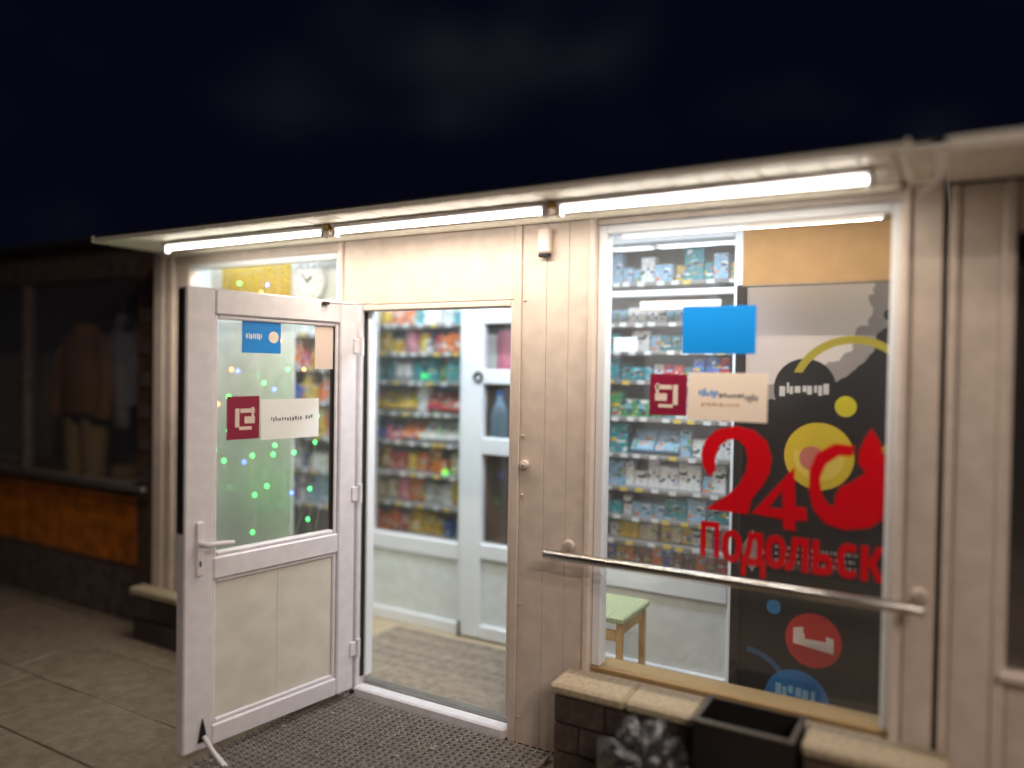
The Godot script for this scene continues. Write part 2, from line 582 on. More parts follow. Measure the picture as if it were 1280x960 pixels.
func entrance_door() -> void:
	var d := hold(kiosk, "entrance_door", Vector3(-0.84, 0.07, 0.08))
	d.rotation.y = deg_to_rad(-98.06)
	# local x runs from the hinges to the free edge, the face seen from the street looks along -z
	var H := 1.89
	var W := 0.877
	bar(d, "stile", M.pvc, 0.0, 0.1, 0.0, H, 0.0, 0.062, 0.006)
	bar(d, "stile", M.pvc, 0.75, W, 0.0, H, 0.0, 0.062, 0.006)
	bar(d, "rail", M.pvc, 0.102, 0.748, 0.0, 0.085, 0.0, 0.062, 0.006)
	bar(d, "rail", M.pvc, 0.102, 0.748, 0.69, 0.782, 0.0, 0.062, 0.006)
	bar(d, "rail", M.pvc, 0.102, 0.748, 1.785, H, 0.0, 0.062, 0.006)
	# beads that step down to the glass and the panel
	for b in [[0.085, 0.69], [0.782, 1.785]]:
		bar(d, "bead", M.pvc, 0.102, 0.12, b[0], b[1], 0.012, 0.05, 0.005)
		bar(d, "bead", M.pvc, 0.73, 0.748, b[0], b[1], 0.012, 0.05, 0.005)
		bar(d, "bead", M.pvc, 0.121, 0.729, b[0], b[0] + 0.018, 0.012, 0.05, 0.005)
		bar(d, "bead", M.pvc, 0.121, 0.729, b[1] - 0.018, b[1], 0.012, 0.05, 0.005)
	bar(d, "gasket", M.gasket, 0.1205, 0.126, 0.80, 1.767, 0.018, 0.046, 0.0)
	bar(d, "pane", M.glass, 0.127, 0.729, 0.801, 1.766, 0.028, 0.034, 0.0)
	bar(d, "lower_panel", M.pvc_panel, 0.121, 0.424, 0.104, 0.671, 0.024, 0.04, 0.002)
	bar(d, "lower_panel", M.pvc_panel, 0.4247, 0.729, 0.104, 0.671, 0.023, 0.04, 0.002)
	bar(d, "edge_gasket", M.gasket, W + 0.001, W + 0.006, 0.9, H - 0.01, 0.008, 0.05, 0.0)
	# lever handle
	var h := part(d, "lever_handle", cb(0.03, 0.22, 0.012, 0.006), M.pvc, Vector3(0.815, 0.83, -0.006))
	part(h, "lever", tube([Vector3(0, 0.02, -0.004), Vector3(0, 0.02, -0.04), Vector3(-0.012, 0.021, -0.05), Vector3(-0.06, 0.02, -0.05), Vector3(-0.125, 0.014, -0.045)], [0.011, 0.011, 0.012, 0.011, 0.009], 12), M.pvc)
	part(h, "keyhole", cb(0.008, 0.022, 0.004, 0.002), M.gasket, Vector3(0, -0.06, -0.007))
	for y in [0.2, 0.96, 1.68]:
		var g := part(d, "hinge", tube([Vector3(-0.02, -0.045, -0.012), Vector3(-0.02, 0.045, -0.012)], [0.011], 12), M.pvc, Vector3(0, y, 0))
		part(g, "hinge_leaf", cb(0.04, 0.07, 0.008, 0.003), M.pvc, Vector3(0.005, 0, -0.0045))
	# hold-open arm at the top and a flip-down stop at the foot
	var a := part(d, "closer", cb(0.034, 0.014, 0.02, 0.003), M.metal_dark, Vector3(0.2, 1.872, -0.011))
	part(a, "closer_arm", tube([Vector3(-0.01, 0.0, -0.005), Vector3(-0.12, 0.004, -0.01), Vector3(-0.22, 0.012, -0.06)], [0.003], 6), M.metal)
	var s := part(d, "door_stop", plate(PackedVector2Array([Vector2(-0.02, -0.045), Vector2(0.02, -0.045), Vector2(0.0, 0.05)]), -0.004, 0.004), M.metal_dark, Vector3(0.795, 0.08, -0.005))
	part(s, "stop_leg", tube([Vector3(0, -0.02, -0.008), Vector3(-0.02, -0.08, -0.05), Vector3(-0.045, -0.137, -0.1)], [0.009, 0.009, 0.012], 8), M.pvc)

func windows() -> void:
	var w := hold(kiosk, "shop_window")
	bar(w, "frame_post", M.pvc_inner, 0.385, 0.425, 0.411, 2.25, -0.075, -0.012, 0.005)
	bar(w, "frame_post", M.pvc_inner, 1.485, 1.515, 0.411, 2.25, -0.075, -0.012, 0.005)
	bar(w, "frame_rail", M.pvc_inner, 0.426, 1.484, 2.215, 2.25, -0.075, -0.012, 0.005)
	bar(w, "frame_rail", M.wood, 0.385, 1.515, 0.387, 0.41, -0.09, -0.008, 0.003)
	bar(w, "pane", M.glass, 0.426, 1.484, 0.411, 2.214, -0.036, -0.03, 0.0)
	bar(w, "inner_ledge", M.wood, 0.39, 1.51, 0.35, 0.386, -0.2, -0.051, 0.004)
	var l := hold(kiosk, "side_window")
	bar(l, "frame_post", M.siding_trim, -2.32, -2.20, 0.39, 2.23, -0.06, -0.006, 0.005)
	bar(l, "frame_post", M.pvc_inner, -1.062, -1.032, 0.39, 2.23, -0.06, -0.006, 0.005)
	bar(l, "frame_rail", M.pvc_inner, -2.199, -1.063, 2.195, 2.23, -0.06, -0.006, 0.005)
	bar(l, "frame_rail", M.pvc_inner, -2.199, -1.063, 0.39, 0.43, -0.06, -0.006, 0.005)
	bar(l, "pane", M.glass, -2.199, -1.063, 0.431, 2.194, -0.036, -0.03, 0.0)

func plinth() -> void:
	var p := hold(kiosk, "plinth")
	var tiles := [M.tile_a, M.tile_b, M.tile_c]
	for seg in [[0.31, 0.885], [1.262, 1.7]]:
		bar(p, "core", M.mortar, seg[0], seg[1], 0.0, 0.346, 0.026, 0.165, 0.0)
		for r in 3:
			var x: float = seg[0] - (0.11 if r % 2 == 1 else 0.0)
			while x < seg[1] - 0.02:
				var x0: float = maxf(x, seg[0])
				var x1: float = minf(x + 0.22, seg[1])
				if x1 - x0 > 0.02:
					bar(p, "wall_tile", tiles[rng.randi_range(0, 2)], x0 + 0.003, x1 - 0.003, 0.004 + r * 0.115, 0.111 + r * 0.115, 0.166, 0.18 + rng.randf() * 0.004, 0.004)
				x += 0.22
	var cx := [[0.3, 0.62], [0.623, 0.888], [1.26, 1.705]]
	for c in cx:
		var o := bar(p, "coping_stone", M.coping, c[0], c[1], 0.352, 0.398, 0.026, 0.205, 0.012)
		o.rotation.x = 0.04
	# the far window's plinth
	bar(p, "core", M.mortar, -2.54, -1.04, 0.0, 0.27, 0.022, 0.085, 0.0)
	for r in 2:
		var x := -2.54 - (0.14 if r == 1 else 0.0)
		while x < -1.06:
			var x0: float = maxf(x, -2.54)
			var x1: float = minf(x + 0.28, -1.04)
			if x1 - x0 > 0.02:
				bar(p, "wall_tile", tiles[rng.randi_range(0, 2)], x0 + 0.003, x1 - 0.003, 0.004 + r * 0.133, 0.131 + r * 0.133, 0.086, 0.1 + rng.randf() * 0.004, 0.004)
			x += 0.28
	for c in [[-2.55, -2.1], [-2.097, -1.57], [-1.567, -1.04]]:
		bar(p, "coping_stone", M.coping, c[0], c[1], 0.274, 0.318, 0.022, 0.125, 0.01)

func canopy_lamps() -> void:
	var spans := [[-2.02, -0.86], [-0.81, 0.295], [0.34, 1.453]]
	var notes := ["lit tube lamp under the canopy over the garland window", "lit tube lamp under the canopy over the open doorway", "lit tube lamp under the canopy over the red-lettered window"]
	for i in 3:
		var x0: float = spans[i][0]
		var x1: float = spans[i][1]
		var t := thing("tube_lamp", notes[i], "lamp", Vector3((x0 + x1) / 2, 2.3, 0.28), "tube lamps under the canopy")
		var L := x1 - x0
		part(t, "housing", cb(L, 0.018, 0.05, 0.004), M.pvc, Vector3(0, -0.009, 0))
		part(t, "tube", tube([Vector3(-L / 2 + 0.02, -0.034, 0), Vector3(L / 2 - 0.02, -0.034, 0)], [0.0095], 16), M.tube_glow)
		for s in [-1.0, 1.0]:
			part(t, "end_cap", cb(0.02, 0.04, 0.038, 0.004), M.pvc, Vector3(s * (L / 2 - 0.0095), -0.036, 0))
		if i < 2:
			part(t, "joint_bracket", cb(0.03, 0.026, 0.06, 0.004), M.brass, Vector3(L / 2 + 0.0245, -0.014, 0))
		area(t, Vector3(0, -0.047, 0), Vector2(L - 0.05, 0.014), Color(1.0, 0.94, 0.87), 0.78)

func lamp(x: float, z: float, w: float, note: String, energy: float) -> void:
	var t := thing("ceiling_lamp", note, "lamp", Vector3(x, 2.42, z), "ceiling lamps in the shop")
	part(t, "housing", cb(w, 0.03, 0.14, 0.004), M.pvc_inner, Vector3(0, -0.016, 0))
	part(t, "diffuser", cb(w - 0.03, 0.014, 0.11, 0.004), M.lamp_glow, Vector3(0, -0.0385, 0))
	area(t, Vector3(0, -0.049, 0), Vector2(w - 0.04, 0.1), Color(0.9, 0.95, 1.0), energy)

func interior() -> void:
	lamp(-1.75, -0.21, 0.9, "white ceiling lamp in the shop above the grey show board", 0.9)
	lamp(-0.45, -0.4, 1.2, "white ceiling lamp in the shop just inside the entrance", 1.15)
	lamp(0.75, -0.4, 1.2, "white ceiling lamp in the shop above the wooden stool", 1.4)
	lamp(-1.3, -0.98, 0.8, "white ceiling lamp behind the entrance partition glass", 0.4)
	# ribbed entrance mat
	var t := thing("entrance_carpet", "grey ribbed carpet mat on the shop floor inside the doorway", "carpet", Vector3(-0.52, 0.061, -0.42))
	part(t, "backing", cb(1.45, 0.006, 0.72, 0.002), M.carpet, Vector3(0, 0.004, 0))
	var st := new_st()
	for i in 120:
		add_cbox(st, Vector3(-0.72 + i * 0.0121, 0.0095, 0), Vector3(0.006, 0.005, 0.71), 0.0015)
	part(t, "ribs", done(st), M.carpet_rib).set_meta("kind", "stuff")
	# glazed partition with the inner door
	var p := thing("glass_partition", "white framed glazed partition with a narrow inner door facing the entrance", "partition", Vector3(0, 0.06, -0.88))
	var H := 2.36
	var z0 := -0.025
	var z1 := 0.025
	for b in [[-1.6, -1.525], [-0.865, -0.845], [-0.115, -0.03], [0.735, 0.79]]:
		bar(p, "post", M.pvc_inner, b[0], b[1], 0.0, H, z0, z1, 0.006)
	for b in [[-1.524, -0.866], [-0.029, 0.734]]:
		bar(p, "bottom_rail", M.pvc_inner, b[0], b[1], 0.0, 0.075, z0, z1, 0.006)
		bar(p, "lower_panel", M.pvc_inner_panel, b[0], b[1], 0.076, 0.445, -0.01, 0.008, 0.0)
		bar(p, "middle_rail", M.pvc_inner, b[0], b[1], 0.446, 0.55, z0, z1, 0.006)
		bar(p, "pane", M.glass, b[0] + 0.001, b[1] - 0.001, 0.551, 1.975 if b[0] > -0.5 else 2.255, -0.003, 0.003, 0.0)
		bar(p, "top_rail", M.pvc_inner, b[0], b[1], 2.256, H, z0, z1, 0.006)
	bar(p, "transom", M.pvc_inner, -0.029, 0.734, 1.976, 2.01, z0, z1, 0.006)
	bar(p, "pane", M.glass, -0.028, 0.733, 2.011, 2.255, -0.003, 0.003, 0.0)
	var d := hold(p, "inner_door")
	bar(d, "stile", M.pvc_inner, -0.842, -0.70, 0.012, 2.0, -0.02, 0.035, 0.006)
	bar(d, "stile", M.pvc_inner, -0.225, -0.118, 0.012, 2.0, -0.02, 0.035, 0.006)
	for b in [[0.012, 0.09], [0.48, 0.57], [1.09, 1.19], [1.5, 1.585], [1.85, 2.0]]:
		bar(d, "rail", M.pvc_inner, -0.699, -0.226, b[0], b[1], -0.02, 0.035, 0.006)
	bar(d, "lower_panel", M.pvc_inner_panel, -0.699, -0.226, 0.091, 0.479, -0.005, 0.012, 0.0)
	for b in [[0.571, 1.089], [1.191, 1.499], [1.586, 1.849]]:
		bar(d, "pane", M.glass, -0.698, -0.227, b[0], b[1], 0.004, 0.01, 0.0)
	var ring := TorusMesh.new()
	ring.inner_radius = 0.019
	ring.outer_radius = 0.033
	ring.rings = 20
	ring.ring_segments = 10
	part(d, "ring_pull", ring, M.metal_dark, Vector3(-0.728, 1.54, 0.04), Vector3(PI / 2, 0, 0))
	part(d, "bolt", cb(0.012, 0.09, 0.012, 0.003), M.metal_dark, Vector3(-0.835, 0.05, 0.042))
	bar(p, "header_board", M.pvc_inner, -0.844, -0.116, 2.003, H, -0.02, 0.02, 0.004)
	# the dark cupboard behind the inner door
	var n := thing("store_cupboard", "dark open cupboard behind the panes of the inner door", "cupboard", Vector3(-0.48, 0.06, -1.2))
	bar(n, "back_board", M.cupboard_wood, -0.36, 0.36, 0.0, 2.2, -0.2, -0.18, 0.002)
	bar(n, "side_board", M.cupboard_wood, -0.37, -0.352, 0.0, 2.2, -0.178, 0.2, 0.002)
	bar(n, "side_board", M.cupboard_wood, 0.352, 0.37, 0.0, 2.2, -0.178, 0.2, 0.002)
	bar(n, "top_board", M.cupboard_wood, -0.351, 0.351, 2.18, 2.2, -0.178, 0.2, 0.002)
	bar(n, "shelf", M.rack_white, -0.351, 0.351, 1.13, 1.148, -0.178, 0.17, 0.002)
	bar(n, "shelf", M.rack_white, -0.351, 0.351, 1.54, 1.558, -0.178, 0.17, 0.002)

# ---------------------------------------------------------------- goods
const HUES := [["red", 206, 34, 40], ["yellow", 240, 196, 40], ["blue", 40, 96, 190], ["green", 52, 150, 74], ["orange", 236, 122, 36], ["white", 236, 238, 236], ["pink", 232, 128, 156], ["purple", 124, 70, 150], ["teal", 30, 150, 160], ["brown", 112, 70, 44], ["cream", 232, 216, 170], ["azure", 150, 196, 226]]
var goods_mats := {}
var prints := []

func hue_mat(h: int, printed: int) -> StandardMaterial3D:
	var key := h * 10 + printed
	if not goods_mats.has(key):
		var m := StandardMaterial3D.new()
		m.resource_name = "goods"
		m.roughness = 0.4
		if printed > 0:
			m.albedo_texture = prints[h]
			m.uv1_triplanar = true
			m.uv1_scale = Vector3.ONE * (4.5 + printed)
			m.uv1_offset = Vector3(0.37 * printed, 0.23 * printed, 0)
		else:
			m.albedo_color = Color8(HUES[h][1], HUES[h][2], HUES[h][3])
		goods_mats[key] = m
	return goods_mats[key]

func make_prints() -> void:
	# package print: blocks and strokes of lettering on the pack's own ground colour
	var inks := [Color8(246, 246, 242), Color8(246, 246, 242), Color8(244, 206, 40), Color8(210, 30, 40), Color8(28, 60, 140), Color8(60, 160, 80), Color8(240, 140, 40), Color8(30, 30, 36), Color8(150, 206, 236)]
	for k in HUES.size():
		var im := Image.create(160, 160, false, Image.FORMAT_RGB8)
		im.fill(Color8(HUES[k][1], HUES[k][2], HUES[k][3]))
		for i in 16:
			im.fill_rect(Rect2i(rng.randi_range(0, 140), rng.randi_range(0, 150), rng.randi_range(10, 48), rng.randi_range(6, 22)), inks[rng.randi_range(0, inks.size() - 1)])
		for i in 70:
			im.fill_rect(Rect2i(rng.randi_range(0, 152), rng.randi_range(0, 156), rng.randi_range(3, 16), rng.randi_range(2, 5)), inks[rng.randi_range(0, inks.size() - 1)])
		prints.append(ImageTexture.create_from_image(im))

func pouch_mesh(w: float, h: float, d: float) -> Mesh:
	var key := "pouch %.3f %.3f %.3f" % [w, h, d]
	if cache.has(key):
		return cache[key]
	var st := new_st(true)
	var nu := 6
	var nv := 7
	for side in [-1.0, 1.0]:
		for i in nu:
			for j in nv:
				var p := []
				for q in [[i, j], [i + 1, j], [i + 1, j + 1], [i, j + 1]]:
					var u: float = float(q[0]) / nu * 2.0 - 1.0
					var v: float = float(q[1]) / nv * 2.0 - 1.0
					var t := pow(maxf(0.0, (1.0 - u * u) * (1.0 - pow(absf(v), 3.0))), 0.6)
					p.append(Vector3(u * w / 2 * (1.0 - 0.06 * (1.0 - v * v)), h / 2 + v * h / 2, side * (t * d / 2 + 0.0008)))
				quad(st, p[0], p[1], p[2], p[3], Vector3(0, 0, side))
	cache[key] = done(st)
	return cache[key]

var last_good: Node3D

func good(kind: String, h: int, group: String, at: Vector3, room: float) -> float:
	# puts one piece of goods on a shelf and returns the width it takes
	var word: String = HUES[h][0]
	var pr := rng.randi_range(1, 3)
	match kind:
		"snack_bag":
			var w: float = [0.085, 0.1, 0.115][rng.randi_range(0, 2)]
			var hh := minf(w * rng.randf_range(1.35, 1.8), room)
			last_good = single("snack_bag", word + " snack bag", "snack bag", pouch_mesh(w, hh, w * 0.45), hue_mat(h, pr), at + Vector3(w / 2, 0.002, 0), group, Vector3(-rng.randf_range(0.05, 0.14), rng.randf_range(-0.12, 0.12), 0))
			return w + 0.003
		"carton":
			var w: float = [0.045, 0.06, 0.075, 0.1, 0.12][rng.randi_range(0, 4)]
			var hh: float = room * [0.55, 0.8, 0.92, 0.99][rng.randi_range(0, 3)]
			last_good = single("carton", word + " printed carton", "carton", cb(w, minf(hh, 0.21), 0.07, 0.002), hue_mat(h, pr), at + Vector3(w / 2, minf(hh, 0.21) / 2 + 0.001, 0), group, Vector3(0, rng.randf_range(-0.08, 0.08), 0))
			return w + 0.005
		"flat_pack":
			# sweet boxes tilted on the shelf
			var w: float = [0.16, 0.13][rng.randi_range(0, 1)]
			last_good = single("flat_pack", word + " sweet box", "sweet box", cb(w, 0.15, 0.024, 0.003), hue_mat(h, pr), at + Vector3(w / 2, 0.15 * 0.36 + 0.018, 0.0), group, Vector3(-0.8, 0, 0))
			return w + 0.006
		"small_pack":
			var w: float = [0.055, 0.048][rng.randi_range(0, 1)]
			last_good = single("small_pack", word + " flip pack", "small pack", cb(w, w * 1.6, 0.024, 0.002), hue_mat(h, pr), at + Vector3(w / 2, w * 0.8 + 0.001, 0), group, Vector3.ZERO)
			return w + 0.003
		"can":
			if not cache.has("can"):
				cache["can"] = lathe([Vector2(0, 0), Vector2(0.028, 0), Vector2(0.033, 0.008), Vector2(0.033, 0.1), Vector2(0.028, 0.112), Vector2(0.028, 0.115), Vector2(0.025, 0.113), Vector2(0, 0.113)], 14)
			last_good = single("drink_can", word + " drink can", "can", cache["can"], hue_mat(h, pr), at + Vector3(0.034, 0.001, 0), group)
			return 0.07
		_:
			if not cache.has("bottle"):
				cache["bottle"] = lathe([Vector2(0, 0), Vector2(0.03, 0.0), Vector2(0.034, 0.008), Vector2(0.034, 0.12), Vector2(0.028, 0.145), Vector2(0.014, 0.17), Vector2(0.013, 0.186), Vector2(0, 0.186)], 14)
				cache["cap"] = lathe([Vector2(0, 0), Vector2(0.0155, 0), Vector2(0.0155, 0.018), Vector2(0.013, 0.021), Vector2(0, 0.021)], 12)
			var t := thing("bottle", word + " capped bottle", "bottle", at + Vector3(0.036, 0.001, 0), group)
			part(t, "body", cache["bottle"], hue_mat(h, pr))
			part(t, "cap", cache["cap"], hue_mat((h + 5) % HUES.size(), 0), Vector3(0, 0.1865, 0))
			last_good = t
			return 0.074

func rack(called_label: String, x0: float, x1: float, z0: float, z1: float, base: float, top: float, ys: Array) -> Node3D:
	var t := thing("display_rack", called_label, "shelf rack", Vector3((x0 + x1) / 2, base, (z0 + z1) / 2))
	var w := x1 - x0
	var d := z1 - z0
	part(t, "back_panel", cb(w, top - base, 0.012, 0.0), M.rack_back, Vector3(0, (top - base) / 2, -d / 2 + 0.006))
	for s in [-1.0, 1.0]:
		part(t, "upright", cb(0.02, top - base, d - 0.013, 0.002), M.rack_white, Vector3(s * (w / 2 - 0.01), (top - base) / 2, 0.0065))
	for y in ys:
		var sh := part(t, "shelf", cb(w - 0.042, 0.014, d - 0.014, 0.002), M.rack_white, Vector3(0, y - base - 0.007, 0.007))
		part(sh, "price_rail", cb(w - 0.042, 0.018, 0.004, 0.001), M.rack_back, Vector3(0, -0.004, d / 2 - 0.004))
		var tx := -w / 2 + 0.06
		while tx < w / 2 - 0.08:
			part(sh, "price_tag", cb(0.04, 0.022, 0.001, 0.0), M.white_paper if rng.randf() < 0.7 else M.tag_yellow, Vector3(tx, -0.004 + rng.randf_range(-0.003, 0.003), d / 2 - 0.001))
			tx += rng.randf_range(0.055, 0.13)
	return t

const NTH := ["top shelf", "second shelf down", "third shelf down", "fourth shelf down", "fifth shelf down", "sixth shelf down", "seventh shelf down", "eighth shelf down", "ninth shelf down", "tenth shelf down"]
const ORD := ["first", "second", "third", "fourth", "fifth", "sixth", "seventh", "eighth", "ninth", "tenth", "eleventh", "twelfth", "thirteenth", "fourteenth", "fifteenth", "sixteenth", "seventeenth", "eighteenth", "nineteenth", "twentieth"]

func stock(x0: float, x1: float, z: float, ys: Array, kinds: Array, palettes: Array, place: String, end: String, from_high: bool, group: String, top: float) -> void:
	for i in ys.size():
		var room: float = (ys[i - 1] if i > 0 else top) - ys[i] - 0.03
		var x := x0 + 0.025
		var run := 0
		var h := 0
		var kind := ""
		var row := []
		while x < x1 - 0.105:
			if run == 0:
				kind = kinds[i][rng.randi_range(0, kinds[i].size() - 1)]
				h = palettes[i][rng.randi_range(0, palettes[i].size() - 1)]
				run = 1 if rng.randf() < 0.7 else 2
			run -= 1
			if kind == "bottle" and room < 0.21:
				kind = "can"
			x += good(kind, h, group, Vector3(x, ys[i], z + rng.randf_range(-0.01, 0.01)), room)
			row.append(last_good)
			if rng.randf() < 0.03:
				x += 0.02
		for k in row.size():
			var at: int = row.size() - 1 - k if from_high else k
			row[k].set_meta("label", "%s, %s from the %s, %s %s" % [row[k].get_meta("label"), ORD[at], end, NTH[i], place])

func racks_and_goods() -> void:
	make_prints()
	# behind the entrance partition
	var ya := [1.93, 1.745, 1.56, 1.36, 1.17, 0.97, 0.77, 0.56]
	rack("white shelf rack of snacks behind the entrance partition glass", -1.86, -0.93, -1.36, -1.04, 0.06, 2.25, ya)
	stock(-1.85, -0.94, -1.14, ya, [["snack_bag", "carton"], ["snack_bag", "carton", "can"], ["can", "carton", "snack_bag"], ["flat_pack", "snack_bag", "carton"], ["flat_pack", "flat_pack", "carton"], ["carton", "snack_bag", "can"], ["carton", "snack_bag"], ["carton", "can", "snack_bag"]],
		[[2, 5, 1, 4, 8], [0, 5, 1, 4, 6], [9, 8, 3, 5], [0, 5, 1, 4, 2], [2, 4, 6, 5, 10], [1, 4, 0, 10], [1, 4, 10, 6, 5], [1, 0, 4, 2, 6]], "behind the entrance partition", "inner door", true, "goods behind the entrance partition", 2.2)
	# behind the sales glass seen through the red-lettered window
	var yc := [2.13, 1.91, 1.76, 1.6, 1.4, 1.2, 1.02, 0.86, 0.73, 0.6]
	rack("white shelf rack of small packs behind the sales window glass", -0.09, 0.78, -1.3, -1.0, 0.06, 2.36, yc)
	stock(-0.08, 0.77, -1.08, yc, [["carton", "small_pack"], ["small_pack"], ["carton", "small_pack"], ["carton", "small_pack"], ["carton", "can"], ["flat_pack", "carton"], ["carton"], ["carton"], ["small_pack"], ["small_pack"]],
		[[6, 11, 1, 8, 7, 5], [5, 11, 8, 5], [11, 3, 5, 8], [11, 2, 5, 0, 8], [5, 11, 5, 3], [11, 5, 8, 6], [5, 5, 11, 5], [5, 5, 5, 2, 8, 11], [2, 5, 1, 10], [1, 2, 3, 0, 4, 9]], "behind the sales glass", "inner door", false, "goods behind the sales window", 2.33)
	# beside the grey show board, seen through the glass of the open door
	var yd := [1.86, 1.64, 1.42, 1.2, 0.98, 0.76]
	rack("white shelf rack of snacks behind the garland window", -2.2, -1.62, -0.98, -0.72, 0.06, 2.1, yd)
	stock(-2.19, -1.63, -0.8, yd, [["carton"], ["snack_bag", "carton"], ["carton", "bottle"], ["carton"], ["small_pack", "carton"], ["carton", "can"]],
		[[5, 11, 6], [4, 0, 1, 5], [4, 1, 2, 5], [4, 0, 1], [5, 1, 11, 2], [11, 5, 2, 7]], "behind the garland window", "outer wall", false, "goods behind the garland window", 2.08)
	# what stands in the dark cupboard
	single("carton", "large white carton on the upper shelf of the dark cupboard", "carton", cb(0.11, 0.24, 0.12, 0.003), M.white_paper, Vector3(-0.77, 1.739, -1.08))
	single("carton", "large pink carton on the upper shelf of the dark cupboard", "carton", cb(0.13, 0.26, 0.12, 0.003), hue_mat(6, 0), Vector3(-0.64, 1.749, -1.08))
	var t := thing("bottle", "tall pale blue bottle on the lower shelf of the dark cupboard", "bottle", Vector3(-0.72, 1.209, -1.08))
	part(t, "body", lathe([Vector2(0, 0), Vector2(0.05, 0), Vector2(0.055, 0.01), Vector2(0.055, 0.16), Vector2(0.035, 0.22), Vector2(0.02, 0.25), Vector2(0.02, 0.28), Vector2(0, 0.28)], 16), hue_mat(11, 0))
	part(t, "cap", lathe([Vector2(0, 0), Vector2(0.023, 0), Vector2(0.023, 0.022), Vector2(0, 0.024)], 14), hue_mat(2, 0), Vector3(0, 0.281, 0))

func terminal_print() -> ImageTexture:
	# the printed front of the stand: black ground, pale corner and coloured discs; pixels of 2 mm, origin at its lower corner
	var w := 300
	var h := 980
	var im := Image.create(w, h, false, Image.FORMAT_RGB8)
	var n := FastNoiseLite.new()
	n.seed = 9
	n.frequency = 0.02
	var black := Color8(15, 15, 17)
	var grey := Color8(218, 208, 200)
	var mid := Color8(150, 142, 138)
	for y in h:
		for x in w:
			var X := x * 0.002
			var Y := (h - 1 - y) * 0.002
			var c := black
			var q := Vector2(X, Y)
			# pale corner with a wavy outline
			var r := q.distance_to(Vector2(0.1, 1.95)) + n.get_noise_2d(x, y) * 0.03
			if r < 0.47 and Y > 1.42:
				c = grey if r < 0.4 else mid
			if q.distance_to(Vector2(0.245, 1.533)) < 0.125:
				c = Color8(14, 14, 15)
			if absf(q.distance_to(Vector2(0.43, 1.5)) - 0.235) < 0.016 and (Y > 1.6 or X > 0.5):
				c = Color8(172, 158, 40)
			if q.distance_to(Vector2(0.407, 1.467)) < 0.042:
				c = Color8(214, 200, 30)
			var dy := q.distance_to(Vector2(0.307, 1.26))
			if dy < 0.138:
				c = Color8(222, 196, 40) if dy > 0.1 or Y > 1.28 else Color8(232, 208, 90)
				if q.distance_to(Vector2(0.28, 1.25)) < 0.05:
					c = Color8(206, 120, 100)
			if q.distance_to(Vector2(0.14, 0.616)) < 0.03:
				c = Color8(52, 132, 196)
			if q.distance_to(Vector2(0.303, 0.503)) < 0.112:
				c = Color8(196, 44, 42)
				# pale shape inside the red disc
				var u := (X - 0.303) / 0.112
				var v := (Y - 0.503) / 0.112
				if absf(u) < 0.72 and v < 0.32 - 0.25 * absf(u - 0.1) + (0.25 if u < -0.35 else 0.0) and v > -0.3 - u * 0.12 and not (u > -0.3 and u < 0.45 and v > 0.02):
					c = Color8(226, 214, 208)
			if absf(q.distance_to(Vector2(0.02, 0.22)) - 0.2) < 0.012 and Y > 0.22 and X > 0.03:
				c = Color8(40, 84, 126)
			if q.distance_to(Vector2(0.241, 0.237)) < 0.132:
				c = Color8(36, 118, 186)
			# the pale arrow and the small lines of type
			if absf(X - 0.045) < 0.055 - absf(Y - 0.84) * 0.6 and Y > 0.75 and Y < 0.98:
				c = Color8(168, 162, 160)
			im.set_pixel(x, y, c)
	# lines of type
	for i in 3:
		var x := 70
		while x < 230:
			var l := rng.randi_range(3, 8)
			im.fill_rect(Rect2i(x, h - 440 + i * 14, l, 8), Color8(150, 146, 146))
			x += l + rng.randi_range(2, 4)
	var xx := 72
	while xx < 172:
		var l := rng.randi_range(5, 12)
		im.fill_rect(Rect2i(xx, h - 775 + rng.randi_range(-5, 5), l, rng.randi_range(12, 22)), Color8(206, 204, 200))
		xx += l + rng.randi_range(1, 4)
	xx = 78
	while xx < 162:
		var l := rng.randi_range(6, 12)
		im.fill_rect(Rect2i(xx, h - 148 + rng.randi_range(-3, 3), l, rng.randi_range(14, 24)), Color8(150, 196, 224))
		xx += l + rng.randi_range(2, 5)
	return ImageTexture.create_from_image(im)

